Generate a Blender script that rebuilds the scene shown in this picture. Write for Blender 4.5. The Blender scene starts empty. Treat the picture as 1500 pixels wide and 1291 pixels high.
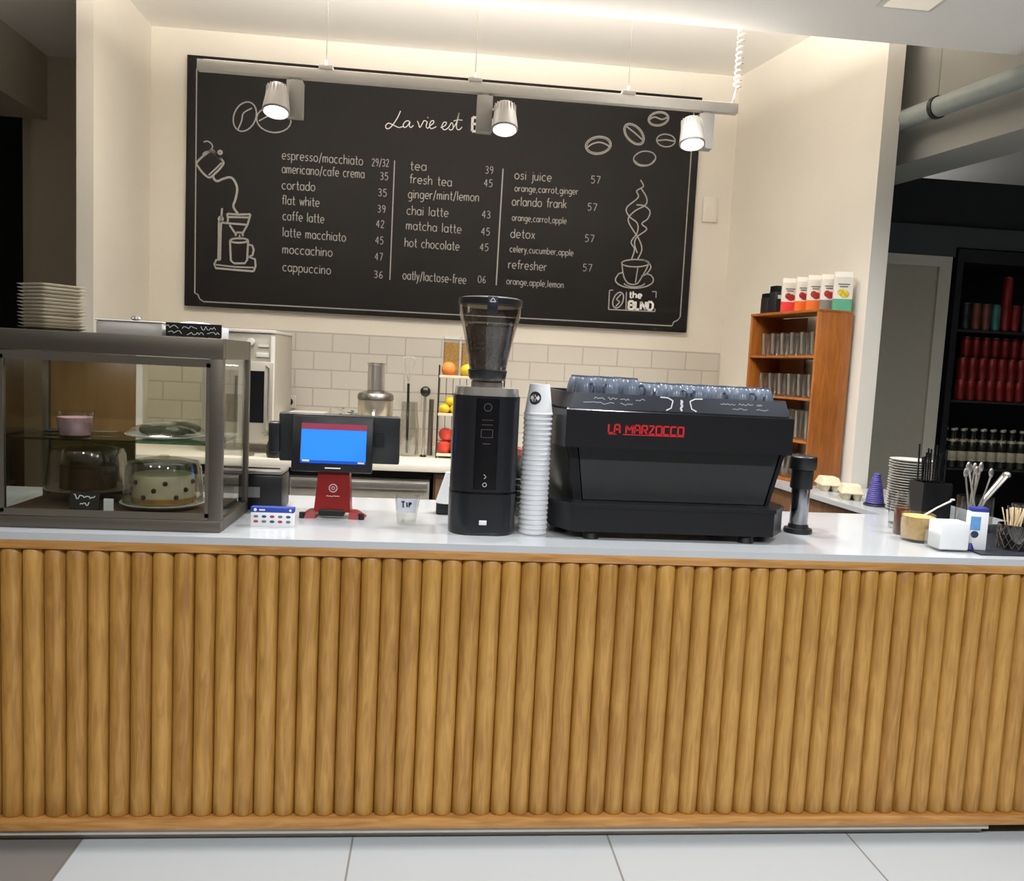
import bpy, bmesh, math, random
from mathutils import Matrix, Vector
random.seed(11)
SC = bpy.context.scene
COL = SC.collection
R = math.radians

# ------------------------------------------------------------------ camera, world, exposure
def make_camera():
    yaw, pitch, roll = R(-5.58684), R(5.21918), R(-2.82057)
    f = Vector((-math.sin(yaw) * math.cos(pitch), math.cos(yaw) * math.cos(pitch), -math.sin(pitch)))
    r = Vector((math.cos(yaw), math.sin(yaw), 0))
    d = f.cross(r)
    c, s = math.cos(roll), math.sin(roll)
    r2 = c * r + s * d
    d2 = -s * r + c * d
    cam = bpy.data.cameras.new('camera')
    cam.sensor_fit = 'HORIZONTAL'; cam.sensor_width = 36
    cam.lens = 1184.88 / 1500 * 36
    cam.clip_start = 0.05; cam.clip_end = 60
    o = bpy.data.objects.new('camera', cam); COL.objects.link(o)
    m = Matrix((( r2.x, -d2.x, -f.x, 0), (r2.y, -d2.y, -f.y, -2.40313), (r2.z, -d2.z, -f.z, 1.49086), (0, 0, 0, 1)))
    o.matrix_world = m
    SC.camera = o
make_camera()
W = bpy.data.worlds.new('world'); SC.world = W; W.use_nodes = True
W.node_tree.nodes['Background'].inputs[0].default_value = (1.0, 0.9, 0.78, 1)
W.node_tree.nodes['Background'].inputs[1].default_value = 0.05
SC.view_settings.view_transform = 'Standard'; SC.view_settings.look = 'None'
SC.view_settings.gamma = 1; SC.view_settings.use_curve_mapping = False
SC.view_settings.exposure = 0.0
SC.cycles.use_denoising = True
SC.cycles.max_bounces = 10; SC.cycles.transparent_max_bounces = 16
SC.cycles.diffuse_bounces = 5; SC.cycles.glossy_bounces = 5; SC.cycles.transmission_bounces = 8
SC.cycles.caustics_reflective = False; SC.cycles.caustics_refractive = False
SC.cycles.sample_clamp_indirect = 4.0
# light strengths of room lamps and added fill lights (used in their builders)
SPOT_W, DOWN_W, NICHE_W, LINE_W, UP_W = 26.0, 98.0, 84.0, 215.0, 16.0
WARM = (1.0, 0.93, 0.85); COOL = (0.985, 0.99, 1.0)

# ------------------------------------------------------------------ materials
def lin(c):
    return tuple(((v / 255) / 12.92 if v / 255 <= 0.04045 else ((v / 255 + 0.055) / 1.055) ** 2.4) for v in c) + (1.0,)
MATS = {}
def mat(name, rgb, rough=0.5, metal=0.0, var=0.08, scale=18.0, bump=0.0, emit=0.0, spec=0.5, stretch=(1, 1, 1), coat=0.0):
    if name in MATS: return MATS[name]
    m = bpy.data.materials.new(name); m.use_nodes = True
    nt = m.node_tree; N = nt.nodes; L = nt.links
    b = N['Principled BSDF']
    b.inputs['Roughness'].default_value = rough; b.inputs['Metallic'].default_value = metal
    b.inputs['Specular IOR Level'].default_value = spec
    b.inputs['Coat Weight'].default_value = coat
    tc = N.new('ShaderNodeTexCoord'); mp = N.new('ShaderNodeMapping'); mp.inputs['Scale'].default_value = stretch
    nz = N.new('ShaderNodeTexNoise'); nz.inputs['Scale'].default_value = scale; nz.inputs['Detail'].default_value = 4
    L.new(tc.outputs['Object'], mp.inputs['Vector']); L.new(mp.outputs[0], nz.inputs['Vector'])
    cr = N.new('ShaderNodeValToRGB'); c = lin(rgb)
    cr.color_ramp.elements[0].position = 0.3; cr.color_ramp.elements[1].position = 0.7
    cr.color_ramp.elements[0].color = tuple(v * (1 - var) for v in c[:3]) + (1,)
    cr.color_ramp.elements[1].color = tuple(min(1, v * (1 + var)) for v in c[:3]) + (1,)
    L.new(nz.outputs[0], cr.inputs[0]); L.new(cr.outputs[0], b.inputs['Base Color'])
    if bump:
        bp = N.new('ShaderNodeBump'); bp.inputs['Strength'].default_value = bump; bp.inputs['Distance'].default_value = 0.004
        L.new(nz.outputs[0], bp.inputs['Height']); L.new(bp.outputs[0], b.inputs['Normal'])
    if emit:
        b.inputs['Emission Color'].default_value = c; b.inputs['Emission Strength'].default_value = emit
    MATS[name] = m
    return m
def glass(name, tint=(245, 248, 246), lo=0.05, hi=0.7, rough=0.02):
    if name in MATS: return MATS[name]
    m = bpy.data.materials.new(name); m.use_nodes = True
    nt = m.node_tree; N = nt.nodes; L = nt.links
    N.remove(N['Principled BSDF'])
    tr = N.new('ShaderNodeBsdfTransparent'); tr.inputs[0].default_value = lin(tint)
    gl = N.new('ShaderNodeBsdfGlossy'); gl.inputs['Roughness'].default_value = rough
    lw = N.new('ShaderNodeLayerWeight'); lw.inputs[0].default_value = 0.35
    mr = N.new('ShaderNodeMapRange'); mr.inputs['To Min'].default_value = lo; mr.inputs['To Max'].default_value = hi
    mx = N.new('ShaderNodeMixShader')
    L.new(lw.outputs['Facing'], mr.inputs[0]); L.new(mr.outputs[0], mx.inputs[0])
    L.new(tr.outputs[0], mx.inputs[1]); L.new(gl.outputs[0], mx.inputs[2])
    L.new(mx.outputs[0], N['Material Output'].inputs[0])
    MATS[name] = m
    return m
def wood(name, dark, light, along='Z', rough=0.45, fine=60.0, coat=0.0):
    if name in MATS: return MATS[name]
    m = bpy.data.materials.new(name); m.use_nodes = True
    nt = m.node_tree; N = nt.nodes; L = nt.links
    b = N['Principled BSDF']; b.inputs['Roughness'].default_value = rough; b.inputs['Coat Weight'].default_value = coat
    b.inputs['Coat Roughness'].default_value = 0.3
    tc = N.new('ShaderNodeTexCoord'); oi = N.new('ShaderNodeObjectInfo')
    mu = N.new('ShaderNodeMath'); mu.operation = 'MULTIPLY'; mu.inputs[1].default_value = 37.0
    ad = N.new('ShaderNodeVectorMath'); ad.operation = 'ADD'
    L.new(oi.outputs['Random'], mu.inputs[0]); L.new(tc.outputs['Object'], ad.inputs[0]); L.new(mu.outputs[0], ad.inputs[1])
    mp = N.new('ShaderNodeMapping')
    s = [1.0, 1.0, 1.0]; s['XYZ'.index(along)] = 0.10
    mp.inputs['Scale'].default_value = s
    L.new(ad.outputs[0], mp.inputs['Vector'])
    n1 = N.new('ShaderNodeTexNoise'); n1.inputs['Scale'].default_value = fine; n1.inputs['Detail'].default_value = 6; n1.inputs['Distortion'].default_value = 1.2
    n2 = N.new('ShaderNodeTexNoise'); n2.inputs['Scale'].default_value = 7.0; n2.inputs['Detail'].default_value = 3
    L.new(mp.outputs[0], n1.inputs['Vector']); L.new(ad.outputs[0], n2.inputs['Vector'])
    mx = N.new('ShaderNodeMix'); mx.data_type = 'FLOAT'; mx.inputs[0].default_value = 0.25
    L.new(n1.outputs[0], mx.inputs[2]); L.new(n2.outputs[0], mx.inputs[3])
    rj = N.new('ShaderNodeMath'); rj.operation = 'MULTIPLY_ADD'; rj.inputs[1].default_value = 0.16
    L.new(oi.outputs['Random'], rj.inputs[0]); L.new(mx.outputs[0], rj.inputs[2])
    sb = N.new('ShaderNodeMath'); sb.operation = 'SUBTRACT'; sb.inputs[1].default_value = 0.08
    L.new(rj.outputs[0], sb.inputs[0])
    cr = N.new('ShaderNodeValToRGB')
    cr.color_ramp.elements[0].position = 0.30; cr.color_ramp.elements[0].color = lin(dark)
    cr.color_ramp.elements[1].position = 0.68; cr.color_ramp.elements[1].color = lin(light)
    L.new(sb.outputs[0], cr.inputs[0]); L.new(cr.outputs[0], b.inputs['Base Color'])
    bp = N.new('ShaderNodeBump'); bp.inputs['Strength'].default_value = 0.25; bp.inputs['Distance'].default_value = 0.002
    L.new(n1.outputs[0], bp.inputs['Height']); L.new(bp.outputs[0], b.inputs['Normal'])
    MATS[name] = m
    return m
def tiles(name, rgb, mortar, w, h, offset, rough, axes='XZ', gap=0.004, org=(0, 0), var=0.03):
    m = bpy.data.materials.new(name); m.use_nodes = True
    nt = m.node_tree; N = nt.nodes; L = nt.links
    b = N['Principled BSDF']; b.inputs['Roughness'].default_value = rough
    tc = N.new('ShaderNodeTexCoord'); sp = N.new('ShaderNodeSeparateXYZ'); cb = N.new('ShaderNodeCombineXYZ')
    L.new(tc.outputs['Object'], sp.inputs[0])
    L.new(sp.outputs['XYZ'.index(axes[0])], cb.inputs[0]); L.new(sp.outputs['XYZ'.index(axes[1])], cb.inputs[1])
    mp = N.new('ShaderNodeMapping'); mp.inputs['Location'].default_value = (-org[0], -org[1], 0)
    L.new(cb.outputs[0], mp.inputs['Vector'])
    br = N.new('ShaderNodeTexBrick'); br.offset = offset; br.squash = 1.0
    br.inputs['Scale'].default_value = 1.0; br.inputs['Brick Width'].default_value = w; br.inputs['Row Height'].default_value = h
    br.inputs['Mortar Size'].default_value = gap; br.inputs['Mortar Smooth'].default_value = 0.2
    c = lin(rgb)
    br.inputs['Color1'].default_value = c; br.inputs['Color2'].default_value = tuple(v * (1 - var) for v in c[:3]) + (1,)
    br.inputs['Mortar'].default_value = lin(mortar)
    L.new(mp.outputs[0], br.inputs['Vector']); L.new(br.outputs['Color'], b.inputs['Base Color'])
    bp = N.new('ShaderNodeBump'); bp.invert = True; bp.inputs['Strength'].default_value = 0.4; bp.inputs['Distance'].default_value = 0.003
    L.new(br.outputs['Fac'], bp.inputs['Height']); L.new(bp.outputs[0], b.inputs['Normal'])
    MATS[name] = m
    return m

# ------------------------------------------------------------------ mesh helpers
class MB:
    def __init__(s): s.bm = bmesh.new()
    def _fin(s, v0, f0, M, mi):
        s.bm.verts.ensure_lookup_table(); s.bm.faces.ensure_lookup_table()
        vs = s.bm.verts[v0:]
        if M is not None:
            for v in vs: v.co = M @ v.co
        for f in s.bm.faces[f0:]: f.material_index = mi
    def _st(s): return len(s.bm.verts), len(s.bm.faces)
    def box(s, x0, x1, y0, y1, z0, z1, bev=0.0, M=None, mi=0, seg=2):
        t = bmesh.new()
        bmesh.ops.create_cube(t, size=1.0)
        for v in t.verts: v.co = Vector(((x0 + x1) / 2 + v.co.x * (x1 - x0), (y0 + y1) / 2 + v.co.y * (y1 - y0), (z0 + z1) / 2 + v.co.z * (z1 - z0)))
        if bev: bmesh.ops.bevel(t, geom=list(t.edges), offset=bev, segments=seg, affect='EDGES', profile=0.5)
        s._merge(t, M, mi); return s
    def _merge(s, t, M, mi):
        v0, f0 = s._st()
        mp = {}
        for v in t.verts: mp[v] = s.bm.verts.new(v.co)
        for f in t.faces:
            try: s.bm.faces.new([mp[v] for v in f.verts])
            except ValueError: pass
        t.free(); s._fin(v0, f0, M, mi)
    def lathe(s, prof, cx=0, cy=0, cz=0, n=24, M=None, mi=0):
        v0, f0 = s._st(); rings = []
        for r, z in prof:
            if r < 1e-6: rings.append([s.bm.verts.new((cx, cy, cz + z))])
            else: rings.append([s.bm.verts.new((cx + r * math.cos(2 * math.pi * k / n), cy + r * math.sin(2 * math.pi * k / n), cz + z)) for k in range(n)])
        for a, b in zip(rings, rings[1:]):
            for k in range(n):
                k2 = (k + 1) % n
                q = [a[k % len(a)], a[k2 % len(a)], b[k2 % len(b)], b[k % len(b)]]
                u = []
                for v in q:
                    if v not in u: u.append(v)
                if len(u) >= 3: s.bm.faces.new(u)
        s._fin(v0, f0, M, mi); return s
    def cyl(s, cx, cy, z0, z1, r, r1=None, n=24, M=None, mi=0, bev=0.0):
        r1 = r if r1 is None else r1
        if bev: p = [(0, z0), (r - bev, z0), (r, z0 + bev), (r1, z1 - bev), (r1 - bev, z1), (0, z1)]
        else: p = [(0, z0), (r, z0), (r1, z1), (0, z1)]
        return s.lathe(p, cx, cy, 0, n, M, mi)
    def tube(s, path, r, n=6, closed=False, M=None, mi=0):
        v0, f0 = s._st(); P = [Vector(p) for p in path]; rings = []; m = len(P); up = None
        for i, p in enumerate(P):
            if closed: t = P[(i + 1) % m] - P[i - 1]
            else: t = P[min(i + 1, m - 1)] - P[max(i - 1, 0)]
            t.normalize()
            if up is None:
                up = Vector((0, 0, 1)) if abs(t.z) < 0.9 else Vector((1, 0, 0))
            a = t.cross(up); a.normalize(); up = a.cross(t); up.normalize()
            rr = r[i] if isinstance(r, (list, tuple)) else r
            rings.append([s.bm.verts.new(p + rr * (math.cos(2 * math.pi * k / n) * a + math.sin(2 * math.pi * k / n) * up)) for k in range(n)])
        pairs = list(zip(rings, rings[1:])) + ([(rings[-1], rings[0])] if closed else [])
        for a, b in pairs:
            for k in range(n): s.bm.faces.new([a[k], a[(k + 1) % n], b[(k + 1) % n], b[k]])
        if not closed:
            s.bm.faces.new(list(reversed(rings[0]))); s.bm.faces.new(rings[-1])
        s._fin(v0, f0, M, mi); return s
    def prism(s, poly, z0, z1, M=None, mi=0, poly2=None):
        v0, f0 = s._st(); p2 = poly2 or poly
        a = [s.bm.verts.new((x, y, z0)) for x, y in poly]; b = [s.bm.verts.new((x, y, z1)) for x, y in p2]
        n = len(poly)
        for k in range(n): s.bm.faces.new([a[k], a[(k + 1) % n], b[(k + 1) % n], b[k]])
        s.bm.faces.new(list(reversed(a))); s.bm.faces.new(b)
        s._fin(v0, f0, M, mi); return s
    def ball(s, c, r, seg=16, ring=10, M=None, mi=0):
        rx, ry, rz = r if isinstance(r, (list, tuple)) else (r, r, r)
        t = bmesh.new(); bmesh.ops.create_uvsphere(t, u_segments=seg, v_segments=ring, radius=1.0)
        for v in t.verts: v.co = Vector((c[0] + v.co.x * rx, c[1] + v.co.y * ry, c[2] + v.co.z * rz))
        s._merge(t, M, mi); return s
    def ribbon(s, pts, w, y, M=None, mi=0):
        """flat stroke in the XZ plane at depth y"""
        for i in range(1, len(pts) - 1):                      # a sharp corner starts a new stroke
            (ax, az), (bx, bz), (cx_, cz_) = pts[i - 1:i + 2]
            d = (bx - ax) * (cx_ - bx) + (bz - az) * (cz_ - bz)
            if d < .35 * math.hypot(bx - ax, bz - az) * math.hypot(cx_ - bx, cz_ - bz):
                return s.ribbon(pts[:i + 1], w, y, M, mi).ribbon(pts[i:], w, y, M, mi)
        v0, f0 = s._st(); n = len(pts); vs = []
        closed = n > 2 and (abs(pts[0][0] - pts[-1][0]) + abs(pts[0][1] - pts[-1][1])) < 1e-6
        for i, (x, z) in enumerate(pts):
            a = pts[i - 1] if i else (pts[-2] if closed else pts[0]); b = pts[i + 1] if i < n - 1 else (pts[1] if closed else pts[-1])
            dx, dz = b[0] - a[0], b[1] - a[1]; l = math.hypot(dx, dz) or 1
            nx, nz = -dz / l * w / 2, dx / l * w / 2
            vs.append((s.bm.verts.new((x + nx, y, z + nz)), s.bm.verts.new((x - nx, y, z - nz))))
        for (a, b), (c, d) in zip(vs, vs[1:]): s.bm.faces.new([a, b, d, c])
        s._fin(v0, f0, M, mi); return s
    def build(s, name, mats, parent=None, loc=(0, 0, 0), rot=None, angle=38, label=None, kind=None):
        me = bpy.data.meshes.new(name)
        bmesh.ops.recalc_face_normals(s.bm, faces=list(s.bm.faces))
        s.bm.to_mesh(me); s.bm.free()
        for m in (mats if isinstance(mats, (list, tuple)) else [mats]): me.materials.append(m)
        me.shade_smooth(); me.set_sharp_from_angle(angle=R(angle))
        o = bpy.data.objects.new(name, me); COL.objects.link(o)
        o.location = loc
        if rot: o.rotation_euler = rot
        if parent is not None: o.parent = parent
        if label: o['label'] = label
        if kind: o['kind'] = kind
        return o
def tag(o, label, cat, group=None):
    o['label'] = label; o['category'] = cat
    if group: o['group'] = group
    return o
def thing(name, label, cat, loc=(0, 0, 0), rz=0.0, group=None):
    o = bpy.data.objects.new(name, None); COL.objects.link(o)
    o.empty_display_size = 0.05
    o.location = loc; o.rotation_euler = (0, 0, rz)
    return tag(o, label, cat, group)
def dup(src, label, loc, rz=0.0, scale=None):
    def cp(o, par):
        c = o.copy(); COL.objects.link(c)
        if par is not None: c.parent = par
        for ch in o.children: cp(ch, c)
        return c
    c = cp(src, None)
    c.location = loc; c.rotation_euler = (0, 0, rz); c['label'] = label
    if scale: c.scale = (scale, scale, scale)
    return c
def struct(name, mb, m, angle=38):
    return mb.build(name, m, kind='structure', angle=angle)
def lamp(name, typ, loc, energy, color, parent=None, **kw):
    l = bpy.data.lights.new(name, typ); l.energy = energy; l.color = color
    for k, v in kw.items(): setattr(l, k, v)
    o = bpy.data.objects.new(name, l); COL.objects.link(o); o.location = loc
    if parent is not None: o.parent = parent
    return o
ORD = 'first second third fourth fifth sixth seventh eighth ninth tenth eleventh twelfth thirteenth fourteenth fifteenth sixteenth seventeenth eighteenth nineteenth twentieth twenty-first twenty-second twenty-third twenty-fourth twenty-fifth twenty-sixth twenty-seventh'.split()
def rotz(a, x=0, y=0, z=0): return Matrix.Translation((x, y, z)) @ Matrix.Rotation(a, 4, 'Z')
def squiggle(x0, x1, z, h, n, seed=0):
    rg = random.Random(seed)
    return [(x0 + (x1 - x0) * i / n, z + (rg.random() - 0.5) * h) for i in range(n + 1)]

# ------------------------------------------------------------------ a single-stroke alphabet for the chalk writing
def O(cx, cy, rx, ry, a0=0, a1=360, n=12):
    return [(cx + rx * math.cos(R(a0 + (a1 - a0) * i / n)), cy + ry * math.sin(R(a0 + (a1 - a0) * i / n))) for i in range(n + 1)]
GL = {
 'a': (.8, [O(.35, .5, .35, .5), [(.7, 1), (.7, 0)]]), 'b': (.8, [[(0, 1.6), (0, 0)], O(.35, .5, .35, .5)]),
 'c': (.75, [O(.38, .5, .38, .5, 50, 310)]), 'd': (.8, [O(.35, .5, .35, .5), [(.7, 1.6), (.7, 0)]]),
 'e': (.8, [[(.02, .5), (.72, .5)] + O(.37, .5, .36, .5, 0, 310)]), 'f': (.5, [[(.5, 1.5), (.38, 1.6), (.25, 1.5), (.22, 1.3), (.22, 0)], [(0, 1), (.45, 1)]]),
 'g': (.8, [O(.35, .5, .35, .5), [(.7, 1), (.7, -.3), (.5, -.55), (.1, -.5)]]), 'h': (.7, [[(0, 1.6), (0, 0)], [(0, .6), (.2, .95), (.45, 1), (.6, .8), (.6, 0)]]),
 'i': (.2, [[(.05, 1), (.05, 0)], [(.05, 1.3), (.06, 1.42)]]), 'j': (.35, [[(.25, 1), (.25, -.4), (.05, -.55)], [(.25, 1.3), (.26, 1.42)]]),
 'k': (.65, [[(0, 1.6), (0, 0)], [(.55, 1), (0, .4)], [(.2, .6), (.6, 0)]]), 'l': (.2, [[(.05, 1.6), (.05, 0)]]),
 'm': (1.05, [[(0, 1), (0, 0)], [(0, .6), (.15, .95), (.35, 1), (.45, .8), (.45, 0)], [(.45, .6), (.6, .95), (.8, 1), (.9, .8), (.9, 0)]]),
 'n': (.75, [[(0, 1), (0, 0)], [(0, .6), (.2, .95), (.45, 1), (.6, .8), (.6, 0)]]), 'o': (.85, [O(.38, .5, .38, .5)]),
 'p': (.8, [[(0, 1), (0, -.55)], O(.35, .5, .35, .5)]), 'q': (.8, [O(.35, .5, .35, .5), [(.7, 1), (.7, -.55)]]),
 'r': (.5, [[(0, 1), (0, 0)], [(0, .6), (.15, .9), (.45, 1)]]), 's': (.65, [[(.55, .85), (.35, 1), (.08, .85), (.1, .62), (.48, .42), (.52, .15), (.28, 0), (0, .12)]]),
 't': (.5, [[(.2, 1.5), (.2, .15), (.32, 0), (.48, .05)], [(0, 1), (.45, 1)]]), 'u': (.75, [[(0, 1), (0, .2), (.2, 0), (.42, .05), (.6, .4)], [(.6, 1), (.6, 0)]]),
 'v': (.65, [[(0, 1), (.28, 0), (.56, 1)]]), 'w': (.95, [[(0, 1), (.2, 0), (.42, .9), (.64, 0), (.85, 1)]]), 'x': (.65, [[(0, 1), (.55, 0)], [(.55, 1), (0, 0)]]),
 'y': (.65, [[(0, 1), (.28, .05)], [(.58, 1), (.15, -.5), (0, -.55)]]), 'z': (.65, [[(0, 1), (.55, 1), (0, 0), (.55, 0)]]),
 '0': (.75, [O(.32, .75, .32, .75)]), '2': (.7, [[(0, 1.2), (.12, 1.45), (.35, 1.5), (.55, 1.3), (.5, .95), (0, 0), (.6, 0)]]),
 '3': (.7, [[(0, 1.35), (.25, 1.5), (.52, 1.3), (.45, .95), (.2, .8), (.5, .65), (.55, .25), (.3, 0), (0, .15)]]), '4': (.75, [[(.45, 0), (.45, 1.5), (0, .5), (.62, .5)]]),
 '5': (.7, [[(.55, 1.5), (.08, 1.5), (.05, .85), (.35, .95), (.58, .6), (.45, .1), (.2, 0), (0, .12)]]), '6': (.7, [[(.5, 1.45), (.2, 1.2), (.02, .5), (.15, .05), (.4, 0), (.58, .35), (.4, .75), (.08, .6)]]),
 '7': (.7, [[(0, 1.5), (.58, 1.5), (.2, 0)]]), '9': (.7, [[(.55, 1.1), (.45, 1.45), (.15, 1.5), (0, 1.1), (.2, .75), (.5, .9), (.55, 1.2), (.5, .5), (.3, 0)]]),
 '1': (.4, [[(0, 1.2), (.25, 1.5), (.25, 0)]]), '/': (.55, [[(0, -.2), (.45, 1.6)]]), '-': (.5, [[(.05, .55), (.4, .55)]]), ',': (.35, [[(.12, .08), (.05, -.25)]]), ' ': (.55, []),
 'L': (.8, [[(0, 1.6), (0, 0), (.7, 0)]]), 'A': (1.1, [[(0, 0), (.1, 1.6), (.85, 1.6), (.95, 0)], [(.03, .7), (.92, .7)]]), 'M': (1.25, [[(0, 0), (0, 1.6), (.55, .6), (1.1, 1.6), (1.1, 0)]]),
 'R': (1.05, [[(0, 0), (0, 1.6), (.85, 1.6), (.9, .8), (0, .75)], [(.4, .75), (.9, 0)]]), 'Z': (1.05, [[(0, 1.6), (.9, 1.6), (0, 0), (.9, 0)]]),
 'O': (1.1, [[(0, 0), (0, 1.6), (.95, 1.6), (.95, 0), (0, 0)]]), 'C': (1.05, [[(.9, 1.6), (0, 1.6), (0, 0), (.9, 0)]]),
 'B': (1.05, [[(0, 0), (0, 1.6), (.7, 1.6), (.85, 1.4), (.8, 1.0), (.6, .85), (0, .85)], [(.6, .85), (.9, .65), (.9, .2), (.7, 0), (0, 0)]]),
 'N': (1.1, [[(0, 0), (0, 1.6), (.9, 0), (.9, 1.6)]]), 'D': (1.1, [[(0, 0), (0, 1.6), (.6, 1.6), (.9, 1.2), (.9, .4), (.6, 0), (0, 0)]]),
}
def write(mb, s, x, z, dx, dz, xh, w, y, slant=0.0, mi=0, M=None):
    adv = [GL[c][0] + .18 for c in s]; tot = sum(adv) - .18
    sx = dx / tot; sl = dz / dx if dx else 0; cur = 0.0
    for c, a in zip(s, adv):
        for st in GL[c][1]:
            pts = []
            for px, pz in st:
                u = (cur + px + slant * pz) * sx
                pts.append((x + u, z + pz * xh + u * sl))
            mb.ribbon(pts, w, y, mi=mi, M=M)
        cur += a

# ------------------------------------------------------------------ surfaces
PAINT = mat('wall_paint', (226, 220, 208), 0.85, var=0.02, scale=3)
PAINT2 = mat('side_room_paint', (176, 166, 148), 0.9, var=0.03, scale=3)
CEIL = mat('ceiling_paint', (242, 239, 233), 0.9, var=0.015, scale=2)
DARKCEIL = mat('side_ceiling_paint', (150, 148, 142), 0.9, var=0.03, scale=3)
BLACKW = mat('black_wall_paint', (26, 28, 29), 0.8, var=0.1, scale=4)
GREYW = mat('dark_grey_paint', (62, 66, 68), 0.8, var=0.06, scale=4)
FLOOR = tiles('white_floor_tile', (174, 179, 182), (130, 128, 124), 0.81, 0.81, 0.0, 0.22, 'XY', 0.0035, (-0.2, -0.62))
FLOORG = tiles('grey_floor_tile', (112, 108, 105), (100, 96, 92), 0.81, 0.81, 0.0, 0.3, 'XY', 0.006, (-1.01, -0.62))
SPLASH = tiles('splashback_tile', (206, 201, 191), (180, 175, 165), 0.232, 0.117, 0.5, 0.35, 'XZ', 0.005, (0.03, 0.94))
STONE = mat('white_worktop_stone', (182, 185, 188), 0.10, var=0.025, scale=5, spec=0.5)
STEEL = mat('brushed_steel', (150, 146, 138), 0.33, 0.95, var=0.06, scale=30, stretch=(1, 1, 12))
CHROME = mat('polished_steel', (216, 213, 207), 0.24, .85, var=0.02)
CASEST = mat('case_steel', (106, 100, 90), 0.42, 0.7, var=0.04, scale=40, stretch=(0.2, 1, 8))
LOGW = wood('varnished_log', (146, 101, 42), (186, 141, 68), 'Z', 0.42, 60, coat=0.2)
RAILW = wood('rail_wood', (150, 102, 48), (196, 146, 82), 'X', 0.42, 50)
SHELFW = wood('orange_shelf_wood', (128, 72, 24), (170, 100, 38), 'Z', 0.4, 45)
BROWNW = wood('brown_panel_wood', (92, 66, 44), (128, 94, 66), 'Z', 0.5, 45)
BLACK = mat('black_plastic', (22, 23, 25), 0.4, var=0.12, scale=40)
BLACKG = mat('gloss_black', (16, 18, 22), 0.18, var=0.1, scale=30)
CHAR = mat('charcoal_metal', (46, 48, 50), 0.38, 0.2, var=0.06, scale=40)
WHITE = mat('white_ceramic', (228, 226, 220), 0.22, var=0.02)
WHITEP = mat('white_plastic', (222, 219, 212), 0.45, var=0.02)
PAPER = mat('white_paper', (226, 228, 230), 0.75, var=0.02)
GLASS = glass('clear_glass', (252, 253, 252), lo=.03, hi=.4); PANE = glass('pane_glass', (250, 251, 247), 0.05, 0.5)
CHALK = mat('chalk_line', (152, 150, 145), 0.9, var=0.25, scale=160)
CHALKB = mat('white_paint_mark', (232, 230, 226), 0.8, var=0.05)

# ------------------------------------------------------------------ the setting
D12 = Vector((-0.2079, 0.9781, 0)); N12 = Vector((0.9781, 0.2079, 0))     # run and outward side of the slanted wall
struct('floor', MB().box(-1.01, 6, -6, 6, -0.05, 0), FLOOR)
struct('floor_left', MB().box(-5, -1.01, -6, 6, -0.05, 0), FLOORG)
struct('wall_back', MB().box(-1.885, 1.99, 2.9, 3.0, 0, 3.44), PAINT)
struct('trim_1', MB().box(-1.80, 1.885, 2.892, 2.9, 0.95, 1.65), SPLASH)
struct('wall_left', MB().box(-1.885, -1.80, 2.07, 2.9, 0, 3.44), PAINT)
e0 = Vector((2.173, 1.59, 0)); e1 = e0 + D12 * 1.36
poly = [(p.x, p.y) for p in (e0, e0 + N12 * .105, e1 + N12 * .105, e1)]
struct('wall_right', MB().prism(poly, 0, 3.44), PAINT)
struct('ceiling', MB().box(-5, 6, 1.0, 6, 3.44, 3.52), CEIL)
struct('ceiling_front', MB().box(-5, 6, -6, 0.92, 2.93, 3.05).box(-5, 6, 0.9201, 1.0, 2.93, 3.52), CEIL)
struct('wall_front', MB().box(-5, 6, -6.1, -6, 0, 2.93), BROWNW)
struct('wall_far_left', MB().box(-5.1, -5, -6, 6, 0, 3.5), PAINT2)
struct('wall_far_right', MB().box(6, 6.1, -6, 6, 0, 3.5), BLACKW)
# dim room beyond the slanted wall
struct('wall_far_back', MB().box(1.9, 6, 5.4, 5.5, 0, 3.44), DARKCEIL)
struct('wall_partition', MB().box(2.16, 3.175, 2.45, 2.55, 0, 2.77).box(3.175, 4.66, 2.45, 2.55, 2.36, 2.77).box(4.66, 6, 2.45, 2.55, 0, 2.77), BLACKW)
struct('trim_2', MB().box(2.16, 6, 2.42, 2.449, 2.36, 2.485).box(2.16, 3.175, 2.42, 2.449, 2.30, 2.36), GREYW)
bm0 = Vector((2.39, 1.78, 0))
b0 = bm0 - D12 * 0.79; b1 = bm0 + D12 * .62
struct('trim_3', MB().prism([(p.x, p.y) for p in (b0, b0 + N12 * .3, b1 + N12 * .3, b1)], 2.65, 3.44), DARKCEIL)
door = struct('door_1', MB().box(2.42, 3.075, 2.435, 2.449, 0, 2.235), mat('door_paint', (168, 162, 146), 0.6, var=0.02))
MB().box(3.075, 3.155, 2.415, 2.449, 0, 2.30).box(2.34, 2.42, 2.415, 2.449, 0, 2.30).box(2.42, 3.075, 2.415, 2.449, 2.235, 2.30).build('door_frame', mat('door_frame_paint', (196, 190, 174), 0.5, var=0.02), door)
MB().box(2.45, 2.53, 2.40, 2.434, 1.0, 1.02, .004).build('door_handle', STEEL, door)
# corridor beyond the short wall
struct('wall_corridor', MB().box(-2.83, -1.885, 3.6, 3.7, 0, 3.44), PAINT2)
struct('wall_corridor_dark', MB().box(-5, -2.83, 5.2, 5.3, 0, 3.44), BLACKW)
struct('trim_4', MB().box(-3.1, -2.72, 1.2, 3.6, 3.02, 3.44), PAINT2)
struct('wall_corridor_side', MB().box(-2.93, -2.83, 3.7, 5.2, 0, 3.44), PAINT2)

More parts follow.
